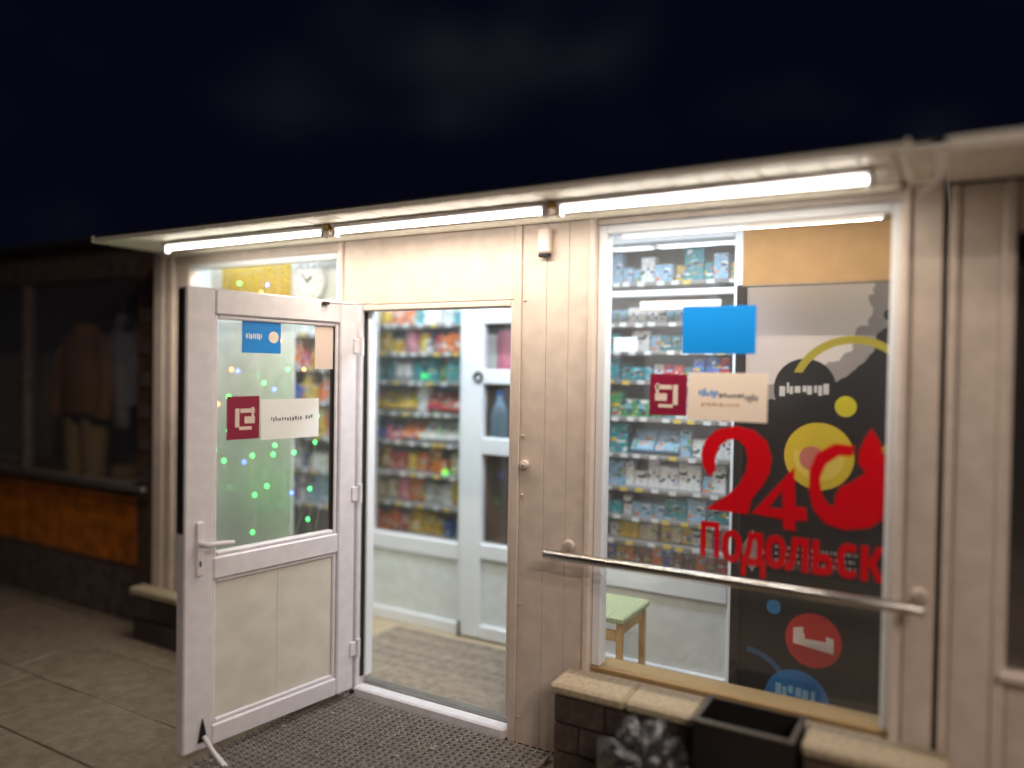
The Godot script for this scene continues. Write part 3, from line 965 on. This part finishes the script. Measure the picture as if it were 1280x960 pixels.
func window_show() -> void:
	# stool
	var t := thing("wooden_stool", "square wooden stool with pale green top behind the shop window", "stool", Vector3(0.2, 0.06, -0.57), "", 0.0)
	part(t, "seat", cb(0.36, 0.03, 0.36, 0.006), M.seat_print, Vector3(0, 0.425, 0))
	for sx in [-1.0, 1.0]:
		for sz in [-1.0, 1.0]:
			part(t, "leg", cb(0.03, 0.409, 0.03, 0.004), M.wood_pale, Vector3(sx * 0.15, 0.2045, sz * 0.15))
		part(t, "apron", cb(0.018, 0.05, 0.268, 0.003), M.wood_pale, Vector3(sx * 0.15, 0.375, 0))
		part(t, "stretcher", cb(0.018, 0.026, 0.268, 0.003), M.wood, Vector3(sx * 0.15, 0.12, 0))
		part(t, "apron", cb(0.268, 0.05, 0.018, 0.003), M.wood_pale, Vector3(0, 0.345, sx * 0.152))
		part(t, "stretcher", cb(0.268, 0.026, 0.018, 0.003), M.wood, Vector3(0, 0.09, sx * 0.152))
	# printed stand
	var k := thing("advert_stand", "tall black stand printed with yellow, red and blue discs behind the window", "advertising stand", Vector3(1.195, 0.06, -0.5))
	part(k, "cabinet", cb(0.62, 1.96, 0.28, 0.006), M.dark_board, Vector3(0, 0.98, 0))
	part(k, "edge_strip", cb(0.035, 1.96, 0.02, 0.004), M.metal_dark, Vector3(-0.3, 0.98, 0.151))
	var q := QuadMesh.new()
	q.size = Vector2(0.58, 1.94)
	var pm := mat("stand_print", Color.WHITE, 0.35)
	pm.albedo_texture = terminal_print()
	part(k, "printed_front", q, pm, Vector3(0.012, 0.98, 0.143))
	# tan board hung over it
	single("tan_board", "plain tan cardboard sheet fixed inside the top of the shop window", "cardboard", cb(0.555, 0.275, 0.008, 0.002), M.cardboard, Vector3(1.235, 2.125, -0.1))
	# lit price bar on the sales glass
	single("price_bar", "long pale price bar on the sales window glass below the transom", "price bar", cb(0.42, 0.05, 0.02, 0.004), M.cream_paper, Vector3(0.47, 1.985, -0.84))
	single("paper_note", "small white paper note on the sales window glass", "note", cb(0.13, 0.075, 0.003, 0.0), M.white_paper, Vector3(0.17, 1.79, -0.872))

func garland_window() -> void:
	# grey show board, header with poster and clock, light string
	var b := thing("show_board", "pale grey show board standing behind the garland window", "display board", Vector3(-2.0, 0.06, -0.32))
	part(b, "board", cb(0.66, 1.86, 0.02, 0.003), M.grey_board, Vector3(0.0, 0.93, 0))
	for s in [-1.0, 1.0]:
		part(b, "foot", cb(0.04, 0.03, 0.24, 0.004), M.rack_white, Vector3(s * 0.25, 0.016, 0.13))
	single("header_board", "grey header board across the top of the garland window", "board", cb(1.1, 0.3, 0.012, 0.002), M.grey_board, Vector3(-1.63, 2.11, -0.15))
	single("yellow_poster", "yellow poster on the header board of the garland window", "poster", cb(0.56, 0.25, 0.003, 0.0), M.yellow_print, Vector3(-1.80, 2.14, -0.141))
	var c := thing("wall_clock", "round white wall clock beside the yellow poster", "clock", Vector3(-1.37, 2.105, -0.143))
	c.rotation.x = 0.0
	part(c, "case", lathe([Vector2(0, 0), Vector2(0.118, 0), Vector2(0.122, 0.012), Vector2(0.118, 0.026), Vector2(0.108, 0.03), Vector2(0.106, 0.022)], 32), M.pvc, Vector3.ZERO, Vector3(PI / 2, 0, 0))
	part(c, "dial", lathe([Vector2(0, 0.02), Vector2(0.107, 0.02), Vector2(0.107, 0.023), Vector2(0, 0.023)], 32), M.white_paper, Vector3.ZERO, Vector3(PI / 2, 0, 0))
	part(c, "hand", cb(0.006, 0.07, 0.002, 0.0), M.ink, Vector3(-0.022, 0.02, 0.026), Vector3(0, 0, 0.75))
	part(c, "hand", cb(0.008, 0.05, 0.002, 0.0), M.ink, Vector3(0.012, 0.012, 0.0285), Vector3(0, 0, -0.9))
	for k in 12:
		var a := TAU * k / 12.0
		part(c, "hour_mark", cb(0.004, 0.014, 0.0015, 0.0), M.ink, Vector3(sin(a) * 0.09, cos(a) * 0.09, 0.024), Vector3(0, 0, -a))
	# light string
	var g := thing("light_string", "string of green blue and amber fairy lights hung behind the window glass", "light string", Vector3(-1.63, 2.19, -0.09))
	var path := []
	var bulbs := []
	for s in 11:
		var x := -0.53 + s * 0.106
		var drop := 1.35 + 0.3 * sin(s * 1.9)
		if s % 3 == 1:
			drop = 1.6
		for i in 15:
			var f := i / 14.0 if s % 2 == 0 else 1.0 - i / 14.0
			path.append(Vector3(x + rng.randf_range(-0.05, 0.05), -f * drop + rng.randf_range(-0.03, 0.03), 0.006 * sin(i * 2.3 + s)))
			if i % 2 == 1 and rng.randf() < (0.35 if f < 0.5 else 0.85):
				bulbs.append(path[path.size() - 1])
	part(g, "wire", tube(path, [0.0016], 5), M.wire)
	var sp := SphereMesh.new()
	sp.radius = 0.0075
	sp.height = 0.017
	sp.radial_segments = 10
	sp.rings = 6
	for i in bulbs.size():
		var m: Material = M.led_green
		var z := rng.randf()
		if z < 0.22:
			m = M.led_blue
		elif z < 0.36:
			m = M.led_amber
		part(g, "light_bulb", sp, m, bulbs[i] + Vector3(0, 0, 0.008))
	for p in [Vector3(-0.3, -1.25, 0.008), Vector3(0.1, -1.3, 0.008), Vector3(-0.1, -0.6, 0.008)]:
		var l := OmniLight3D.new()
		l.name = "fairy_light"
		g.add_child(l, true)
		l.position = p
		l.light_color = Color(0.15, 1.0, 0.4)
		l.light_energy = 0.008
		l.light_size = 0.02
		l.omni_range = 6.0
		l.omni_attenuation = 2.0
		l.shadow_enabled = true

func rail(label: String, x0: float, x1: float, y: float, z: float, posts: Array, m: Material) -> void:
	var t := thing("handrail", label, "handrail", Vector3((x0 + x1) / 2, y, z), "handrails along the kiosks")
	var L := x1 - x0
	part(t, "tube", tube([Vector3(-L / 2, 0, 0), Vector3(-L / 2 + 0.004, 0, 0), Vector3(L / 2 - 0.004, 0, 0), Vector3(L / 2, 0, 0)], [0.017, 0.019, 0.019, 0.017], 18), m)
	for p in posts:
		var px: float = p[0] - (x0 + x1) / 2
		var back: float = p[1] - z
		part(t, "bracket", tube([Vector3(px, 0.0, -0.017), Vector3(px, 0.008, back * 0.5), Vector3(px, 0.02, back + 0.008)], [0.013], 12), m)
		part(t, "flange", lathe([Vector2(0, 0), Vector2(0.028, 0), Vector2(0.028, 0.006), Vector2(0.018, 0.01), Vector2(0, 0.01)], 18), M.screw, Vector3(px, 0.02, back), Vector3(PI / 2, 0, 0))

func front_fittings() -> void:
	rail("steel handrail across the shop window with red lettering", 0.222, 1.62, 0.885, 0.12, [[0.285, 0.0095], [1.6, 0.0185]], M.steel)
	# open metal bin set between the copings
	var b := thing("metal_bin", "open dark metal litter bin set into the low tiled plinth", "litter bin", Vector3(1.075, 0.0, 0.14))
	var w := 0.34
	var d := 0.225
	bar(b, "side", M.metal_dark, -w / 2, -w / 2 + 0.008, 0.03, 0.405, -d / 2, d / 2, 0.001)
	bar(b, "side", M.metal_dark, w / 2 - 0.008, w / 2, 0.03, 0.405, -d / 2, d / 2, 0.001)
	bar(b, "front", M.metal_dark, -w / 2, w / 2, 0.03, 0.405, d / 2 + 0.001, d / 2 + 0.009, 0.001)
	bar(b, "back", M.metal_dark, -w / 2, w / 2, 0.03, 0.405, -d / 2 - 0.009, -d / 2 - 0.001, 0.001)
	bar(b, "bottom", M.metal_dark, -w / 2 + 0.009, w / 2 - 0.009, 0.0, 0.04, -d / 2 + 0.001, d / 2 - 0.001, 0.001)
	bar(b, "rim", M.metal_rim, -w / 2 - 0.006, w / 2 + 0.006, 0.406, 0.416, d / 2 - 0.012, d / 2 + 0.014, 0.003)
	bar(b, "rim", M.metal_rim, -w / 2 - 0.006, -w / 2 + 0.014, 0.406, 0.415, -d / 2 - 0.009, d / 2 - 0.013, 0.003)
	bar(b, "rim", M.metal_rim, w / 2 - 0.014, w / 2 + 0.006, 0.406, 0.415, -d / 2 - 0.009, d / 2 - 0.013, 0.003)
	# black refuse sack
	var st := new_st(true)
	var n := FastNoiseLite.new()
	n.seed = 31
	n.frequency = 1.0
	n.fractal_octaves = 3
	var nu := 96
	var nv := 40
	var pole := Vector3(0.22, 0.62, 0.72).normalized()
	var e1 := pole.cross(Vector3.UP).normalized()
	var e2 := pole.cross(e1)
	var heart := Vector3(0, 0.19, 0)
	var pt := func(i: int, j: int) -> Vector3:
		var a := TAU * (i % nu) / nu
		var t := PI * j / nv
		var dir := pole * cos(t) + (e1 * cos(a) + e2 * sin(a)) * sin(t)
		var bend := 0.7 * n.get_noise_3d(cos(a) * 1.3, t * 0.7, sin(a) * 1.3)
		var crease := pow(absf(cos(a * 4.5 + bend * 3.0)), 4.0) * smoothstep(0.08, 0.5, t) * (1.0 - smoothstep(1.7, 2.5, t))
		var small := absf(n.get_noise_3d(dir.x * 5.0, dir.y * 5.0, dir.z * 5.0 + 4.0))
		var f := (1.0 - 0.3 * exp(-pow(t / 0.3, 2.0))) * (1.0 - 0.24 * crease - 0.16 * small) * (1.04 + 0.3 * bend * sin(t))
		var p := heart + dir * Vector3(0.185, 0.225, 0.16) * f
		p.y = maxf(p.y, 0.004)
		return p
	for i in nu:
		for j in nv:
			var a: Vector3 = pt.call(i, j)
			var bb: Vector3 = pt.call(i + 1, j)
			var c: Vector3 = pt.call(i + 1, j + 1)
			var dd: Vector3 = pt.call(i, j + 1)
			quad(st, a, bb, c, dd, (a + c) * 0.5 - heart)
	var bag := thing("refuse_sack", "crumpled dark grey plastic refuse sack tied and leaning beside the metal bin", "rubbish bag", Vector3(0.775, 0.0, 0.37))
	part(bag, "sack", done(st), M.bag)
	# tied neck and its loose ears
	var knot: Vector3 = heart + pole * Vector3(0.185, 0.225, 0.16).x * 0.72
	st = new_st(true)
	for q in [[Vector3(0.02, 0.03, 0.0), Vector3(0.05, 0.06, -0.01)], [Vector3(0.045, 0.0, 0.01), Vector3(0.085, -0.03, 0.015)], [Vector3(-0.02, 0.03, 0.01), Vector3(-0.05, 0.045, 0.0)]]:
		add_tube(st, [knot - pole * 0.02, knot + q[0], (knot + q[0] + knot + q[1]) / 2 + Vector3(0, 0.006, 0), knot + q[1]], [0.012, 0.022, 0.026, 0.01], 9)
	part(bag, "knot", done(st), M.bag)
	# alarm sounder and bell push on the cladding
	var a := thing("wall_sensor", "small beige box with dark lens on the cladding above the doorpost", "sensor", Vector3(0.155, 2.2, 0.0115))
	part(a, "case", cb(0.06, 0.11, 0.04, 0.008), M.siding_trim, Vector3(0, 0, 0.02))
	part(a, "lens", cb(0.05, 0.014, 0.03, 0.004), M.gasket, Vector3(0, -0.0625, 0.02))
	var d2 := thing("bell_push", "round beige bell push on the doorpost cladding", "bell push", Vector3(0.066, 1.235, 0.0105))
	part(d2, "base", lathe([Vector2(0, 0), Vector2(0.02, 0), Vector2(0.02, 0.012), Vector2(0.016, 0.017), Vector2(0, 0.017)], 18), M.siding_trim, Vector3.ZERO, Vector3(PI / 2, 0, 0))
	part(d2, "button", lathe([Vector2(0, 0.017), Vector2(0.01, 0.017), Vector2(0.009, 0.022), Vector2(0, 0.024)], 14), M.screw, Vector3.ZERO, Vector3(PI / 2, 0, 0))

func scribble(parent: Node3D, m: Material, x0: float, x1: float, y: float, h: float, z: float, face: float) -> void:
	# one line of lettering too small to read, as thin printed strokes
	var st := new_st()
	var x := x0
	while x < x1:
		var w := rng.randf_range(0.006, 0.014)
		add_cbox(st, Vector3(x + w / 2, y + rng.randf_range(-0.15, 0.15) * h, z), Vector3(w * 0.7, h * rng.randf_range(0.5, 1.0), 0.0006), 0.0)
		x += w + rng.randf_range(0.001, 0.004)
	part(parent, "lettering", done(st), m).set_meta("kind", "stuff")

func signs() -> void:
	# stickers on the big pane (its street face is at z -0.030)
	var z := -0.028
	single("blue_sticker", "plain bright blue sticker on the window above the cream notice", "sticker", cb(0.285, 0.185, 0.0015, 0.0), M.blue_paper, Vector3(0.888, 1.815, z))
	var r := thing("maroon_sticker", "small maroon sticker with pale emblem beside the cream window notice", "sticker", Vector3(0.693, 1.558, z))
	part(r, "sheet", cb(0.152, 0.165, 0.0015, 0.0), M.maroon_paper)
	emblem(r, 0.002)
	var c := thing("cream_notice", "cream paper notice with small faint lettering on the shop window", "notice", Vector3(0.926, 1.556, z))
	part(c, "sheet", cb(0.304, 0.186, 0.0015, 0.0), M.cream_paper)
	scribble(c, M.blue_paper, -0.11, -0.04, 0.012, 0.03, 0.0014, 1)
	scribble(c, M.ink, -0.03, 0.06, 0.005, 0.018, 0.0014, 1)
	scribble(c, M.ink, 0.07, 0.12, -0.002, 0.028, 0.0014, 1)
	scribble(c, M.cardboard, -0.1, 0.05, -0.03, 0.014, 0.0014, 1)
	# stickers on the door glass; local -z is the face seen from the street
	var d: Node3D = kiosk.get_node("entrance_door")
	var zz := 0.026
	var b := door_thing(d, "blue_sticker", "blue sticker with white words and a pale sun on the open door", "sticker", Vector3(0.515, 1.7025, zz))
	part(b, "sheet", cb(0.194, 0.142, 0.0015, 0.0), M.blue_paper)
	scribble(b, M.white_paper, 0.0, 0.075, 0.0, 0.026, -0.0014, -1)
	part(b, "sun", lathe([Vector2(0, 0), Vector2(0.026, 0), Vector2(0.026, 0.0008), Vector2(0, 0.0008)], 18), M.cream_paper, Vector3(-0.06, 0.0, -0.0006), Vector3(-PI / 2, 0, 0))
	var mr := door_thing(d, "maroon_sticker", "maroon sticker with pale emblem on the glass of the open door", "sticker", Vector3(0.602, 1.353, zz))
	part(mr, "sheet", cb(0.156, 0.184, 0.0015, 0.0), M.maroon_paper)
	emblem(mr, -0.002)
	var wn := door_thing(d, "white_notice", "pale notice with faint lettering on the glass of the open door", "notice", Vector3(0.36, 1.34, zz))
	part(wn, "sheet", cb(0.31, 0.178, 0.0015, 0.0), M.white_paper)
	scribble(wn, M.faint_ink, -0.06, 0.1, 0.0, 0.02, -0.0014, -1)
	scribble(wn, M.faint_ink, -0.12, -0.08, 0.005, 0.02, -0.0014, -1)
	door_thing(d, "beige_notice", "blank beige sheet in the hinge corner of the open door glass", "notice", Vector3(0.178, 1.668, zz), cb(0.105, 0.205, 0.0015, 0.0), M.beige_paper)
	# red vinyl figures and letters
	var v := thing("window_lettering", "large red vinyl 24 with round emblem and Подольск below on the window", "lettering", Vector3(0, 0, -0.0285))
	var two := PackedVector2Array([Vector2(0.865, 1.243), Vector2(0.837, 1.287), Vector2(0.831, 1.332), Vector2(0.846, 1.385), Vector2(0.890, 1.429), Vector2(0.960, 1.447), Vector2(1.029, 1.434), Vector2(1.079, 1.393), Vector2(1.098, 1.332), Vector2(1.090, 1.275), Vector2(1.065, 1.223), Vector2(1.029, 1.175), Vector2(1.015, 1.113), Vector2(0.849, 1.116), Vector2(0.928, 1.172), Vector2(0.978, 1.221), Vector2(1.004, 1.274), Vector2(1.011, 1.325), Vector2(1.000, 1.369), Vector2(0.972, 1.395), Vector2(0.934, 1.393), Vector2(0.901, 1.363), Vector2(0.886, 1.316), Vector2(0.890, 1.271)])
	var four_a := PackedVector2Array([Vector2(1.028, 1.118), Vector2(1.139, 1.255), Vector2(1.139, 1.217), Vector2(1.091, 1.146), Vector2(1.141, 1.146), Vector2(1.142, 1.109)])
	var four_b := PackedVector2Array([Vector2(1.139, 1.255), Vector2(1.180, 1.307), Vector2(1.186, 1.160), Vector2(1.224, 1.158), Vector2(1.228, 1.112), Vector2(1.184, 1.107), Vector2(1.190, 1.070), Vector2(1.146, 1.072), Vector2(1.142, 1.109), Vector2(1.141, 1.146), Vector2(1.139, 1.217)])
	var ring := PackedVector2Array([Vector2(1.383, 1.397), Vector2(1.317, 1.401), Vector2(1.256, 1.361), Vector2(1.233, 1.298), Vector2(1.232, 1.230), Vector2(1.247, 1.160), Vector2(1.290, 1.110), Vector2(1.357, 1.094), Vector2(1.433, 1.109), Vector2(1.480, 1.144), Vector2(1.483, 1.211), Vector2(1.483, 1.292), Vector2(1.482, 1.360), Vector2(1.460, 1.422), Vector2(1.436, 1.462), Vector2(1.415, 1.425), Vector2(1.397, 1.377), Vector2(1.396, 1.335), Vector2(1.420, 1.305), Vector2(1.378, 1.268), Vector2(1.338, 1.246), Vector2(1.322, 1.21), Vector2(1.32, 1.176), Vector2(1.302, 1.176), Vector2(1.277, 1.211), Vector2(1.269, 1.271), Vector2(1.288, 1.324), Vector2(1.329, 1.358), Vector2(1.379, 1.360)])
	part(v, "digit", plate(two, -0.0008, 0.0008), M.red_vinyl)
	var st := new_st()
	add_plate(st, four_a, -0.0008, 0.0008)
	add_plate(st, four_b, -0.0008, 0.0008)
	part(v, "digit", done(st), M.red_vinyl)
	part(v, "emblem", plate(ring, -0.0008, 0.0008), M.red_vinyl)
	var f := SystemFont.new()
	f.font_names = PackedStringArray(["Droid Sans"])
	f.font_weight = 700
	var word := "Подольск"
	for i in 8:
		var tm := TextMesh.new()
		tm.text = word[i]
		tm.font = f
		tm.font_size = 32
		tm.pixel_size = 0.0052
		tm.depth = 0.0016
		tm.curve_step = 1.0
		var o := part(v, "letter", tm, M.red_vinyl, Vector3(0.873 + i * 0.0815, 0.997, 0))
		o.scale = Vector3(0.93, 1.34, 1.0) if i > 0 else Vector3(0.84, 1.16, 1.0)

func emblem(r: Node3D, z: float) -> void:
	var st := new_st()
	for p in [[-0.02, 0.03, 0.07, 0.018], [0.03, 0.0, 0.02, 0.08], [-0.03, -0.01, 0.05, 0.03], [-0.01, -0.045, 0.06, 0.014], [-0.045, 0.02, 0.012, 0.05]]:
		add_cbox(st, Vector3(p[0], p[1], z), Vector3(p[2], p[3], 0.001), 0.0)
	part(r, "emblem", done(st), M.beige_paper)

func door_thing(d: Node3D, called: String, label: String, category: String, at: Vector3, mesh: Mesh = null, m: Material = null) -> Node3D:
	var tr := d.transform * Transform3D(Basis(), at)
	var o: Node3D
	if mesh:
		o = single(called, label, category, mesh, m)
	else:
		o = thing(called, label, category)
	o.transform = tr
	return o

func clothes_kiosk() -> void:
	var k := thing("clothes_kiosk", "dark unlit kiosk with clothes in its window and orange panels below", "kiosk", Vector3(-4.6, 0, -0.1))
	# local x from -2.4 to 2.0
	bar(k, "base_wall", M.kiosk_dark, -2.4, 1.95, 0.0, 0.32, -0.06, 0.0, 0.002)
	bar(k, "lower_wall", M.kiosk_dark, -2.4, 1.95, 0.32, 0.86, -0.08, -0.012, 0.0)
	for b in [[-2.3, -1.1], [-1.05, 0.51], [0.55, 1.79]]:
		bar(k, "orange_panel", M.banner, b[0], b[1], 0.36, 0.79, -0.01, 0.006, 0.003)
	bar(k, "window_sill", M.ledge, -2.4, 1.9, 0.84, 0.875, -0.05, 0.05, 0.005)
	bar(k, "post", M.kiosk_brown, 1.8, 1.98, 0.32, 2.3, -0.08, 0.01, 0.004)
	bar(k, "post", M.kiosk_dark, 0.44, 0.5, 0.88, 2.2, -0.07, 0.004, 0.004)
	bar(k, "head_wall", M.kiosk_dark, -2.4, 1.95, 2.2, 2.42, -0.08, 0.0, 0.004)
	bar(k, "rear_wall", M.rack_back, -2.4, 1.95, 0.0, 2.4, -0.95, -0.9, 0.0)
	bar(k, "side_wall", M.kiosk_dark, 1.9, 1.98, 0.0, 2.3, -0.9, -0.081, 0.0)
	bar(k, "side_wall", M.kiosk_dark, -2.45, -2.4, 0.0, 2.4, -0.9, 0.0, 0.0)
	bar(k, "roof", M.roof_felt, -2.5, 2.0, 2.421, 2.46, -1.0, 0.1, 0.004)
	bar(k, "show_shelf", M.kiosk_brown, -2.4, 1.79, 0.83, 0.85, -0.6, -0.081, 0.002)
	bar(k, "pane", M.glass, 0.501, 1.799, 0.876, 2.199, -0.03, -0.024, 0.0)
	bar(k, "pane", M.glass, -2.399, 0.439, 0.876, 2.199, -0.03, -0.024, 0.0)
	for i in 6:
		part(k, "stone", cb(0.09, 0.1, 0.02, 0.01), M.kiosk_dark, Vector3(1.89, 0.95 + i * 0.2, 0.02), Vector3(0, 0, 0.1 * sin(i * 3.0)))
	# clothes on stands
	var g := "clothes shown in the dark kiosk"
	var st := new_st(true)
	add_loft(st, [[Vector3(0, 0.0, 0), 0.25, 0.1], [Vector3(0, 0.02, 0), 0.26, 0.11], [Vector3(0, 0.25, 0), 0.25, 0.12], [Vector3(0, 0.42, 0), 0.24, 0.12], [Vector3(0, 0.54, 0), 0.2, 0.1], [Vector3(0, 0.6, 0), 0.1, 0.08], [Vector3(0, 0.64, 0), 0.09, 0.08]])
	for s in [-1.0, 1.0]:
		add_tube(st, [Vector3(s * 0.18, 0.54, 0), Vector3(s * 0.25, 0.45, 0.01), Vector3(s * 0.29, 0.2, 0.02), Vector3(s * 0.285, -0.02, 0.05)], [0.06, 0.065, 0.058, 0.05], 12)
	var j := thing("jacket", "brown quilted jacket on a stand in the dark kiosk window", "jacket", Vector3(-3.72, 1.28, -0.32), g)
	part(j, "body", done(st), M.fabric_brown)
	part(j, "hem", cb(0.44, 0.07, 0.16, 0.03), M.fabric_black, Vector3(0, -0.04, 0))
	st = new_st(true)
	for s in [-1.0, 1.0]:
		add_tube(st, [Vector3(s * 0.1, 0.4, 0), Vector3(s * 0.105, 0.2, 0), Vector3(s * 0.11, 0.0, 0)], [0.095, 0.085, 0.07], 14)
	var tr := thing("trousers", "tan trousers below the brown jacket in the dark kiosk", "trousers", Vector3(-3.72, 0.851, -0.32), g)
	part(tr, "legs", done(st), M.fabric_tan)
	var sx := [-3.34, -3.06]
	var mt := [M.fabric_grey, M.fabric_grey]
	var lb := ["long pale grey shirt hanging beside the brown jacket", "grey scarf-like garment hanging beside the kiosk's brown post"]
	for i in 2:
		st = new_st(true)
		add_loft(st, [[Vector3(0, 0, 0), 0.075, 0.04], [Vector3(0.01, 0.2, 0), 0.065, 0.045], [Vector3(-0.01, 0.5, 0), 0.08, 0.05], [Vector3(0, 0.62, 0), 0.095, 0.05], [Vector3(0, 0.72, 0), 0.05, 0.04], [Vector3(0, 0.78, 0), 0.03, 0.03]], 14)
		add_tube(st, [Vector3(0.07, 0.66, 0), Vector3(0.12, 0.45, 0.02), Vector3(0.11, 0.15, 0.02)], [0.035, 0.035, 0.028], 10)
		add_tube(st, [Vector3(-0.07, 0.66, 0), Vector3(-0.11, 0.4, 0.02), Vector3(-0.1, 0.1, 0.02)], [0.035, 0.035, 0.028], 10)
		var o := thing("hanging_shirt", lb[i], "shirt", Vector3(sx[i], 1.2 + 0.06 * i, -0.34), g)
		part(o, "cloth", done(st), mt[i])
		part(o, "hanger_hook", tube([Vector3(0, 0.77, 0), Vector3(0, 1.08 - 0.06 * i, 0)], [0.004], 6), M.metal)
	single("shoe_box", "tan cardboard box on the shelf of the dark kiosk", "box", cb(0.3, 0.1, 0.2, 0.006), M.fabric_tan, Vector3(-3.12, 0.901, -0.33))
	rail("dim handrail before the dark clothes kiosk", -6.6, -2.47, 0.9, 0.09, [[-2.72, -0.09], [-4.6, -0.05]], M.metal)

func next_kiosk() -> void:
	var k := thing("neighbour_kiosk", "dim lilac grey kiosk with a dark window beyond the shop pilaster", "kiosk", Vector3(1.66, 0, 0))
	bar(k, "wall_board", M.siding, 0.0, 0.03, 0.004, 2.285, -0.05, 0.012, 0.004)
	bar(k, "wall_board", M.siding, 0.032, 0.15, 0.004, 2.285, -0.05, 0.004, 0.004)
	bar(k, "wall_board", M.siding, 0.152, 0.19, 0.004, 2.285, -0.05, 0.014, 0.006)
	bar(k, "wall_board", M.siding, 0.192, 1.6, 0.004, 0.67, -0.05, 0.002, 0.004)
	bar(k, "wall_board", M.siding, 0.192, 1.6, 2.12, 2.285, -0.05, 0.002, 0.004)
	bar(k, "window_sill", M.siding_trim, 0.175, 1.6, 0.672, 0.70, -0.04, 0.04, 0.005)
	bar(k, "pane", M.glass, 0.192, 1.6, 0.702, 2.118, -0.034, -0.028, 0.0)
	bar(k, "window_post", M.siding, 0.75, 0.81, 0.702, 2.118, -0.027, 0.0, 0.004)
	bar(k, "fascia", M.soffit, -0.01, 1.6, 2.29, 2.33, 0.02, 0.44, 0.004)
	bar(k, "rear_wall", M.room_wall, 0.0, 1.6, 0.0, 2.3, -2.6, -2.55, 0.0)
	bar(k, "floor", M.room_wall, 0.03, 1.57, 0.0, 0.05, -2.55, -0.051, 0.0)
	bar(k, "side_wall", M.room_wall, 0.0, 0.03, 0.0, 2.3, -2.55, -0.051, 0.0)
	bar(k, "side_wall", M.room_wall, 1.57, 1.6, 0.0, 2.3, -2.55, -0.051, 0.0)
	bar(k, "roof", M.roof_felt, 0.0, 1.6, 2.302, 2.36, -2.62, 0.018, 0.003)

func street_lamp() -> void:
	# stand across the pavement behind the viewer; their light reaches the cladding below the canopy
	var spots := [Vector3(6.2, -0.05, 5.2), Vector3(7.6, -0.05, 7.2), Vector3(5.4, -0.05, 7.4)]
	var notes := ["grey street lamp on a pole on the pavement edge nearest the neighbour kiosk", "grey street lamp on a pole farther out, opposite the neighbour kiosk window", "grey street lamp on a pole farther out, opposite the shop window"]
	for i in 3:
		var t := thing("street_lamp", notes[i], "street lamp", spots[i], "street lamps across the pavement")
		part(t, "pole", tube([Vector3(0, 0, 0), Vector3(0, 3.0, 0), Vector3(0, 5.5, 0)], [0.07, 0.055, 0.045], 14), M.metal_dark)
		part(t, "arm", tube([Vector3(0, 5.45, 0), Vector3(-0.15, 5.75, -0.2), Vector3(-0.45, 5.85, -0.6)], [0.035, 0.03, 0.03], 10), M.metal_dark)
		part(t, "head", cb(0.62, 0.08, 0.62, 0.02), M.metal_dark, Vector3(-0.5, 5.89, -0.8))
		part(t, "lamp_glass", cb(0.52, 0.02, 0.52, 0.005), M.lamp_glow, Vector3(-0.5, 5.838, -0.8))
		area(t, Vector3(-0.5, 5.82, -0.8), Vector2(0.5, 0.5), Color(1.0, 0.92, 0.86), [12.0, 21.0, 10.0][i])
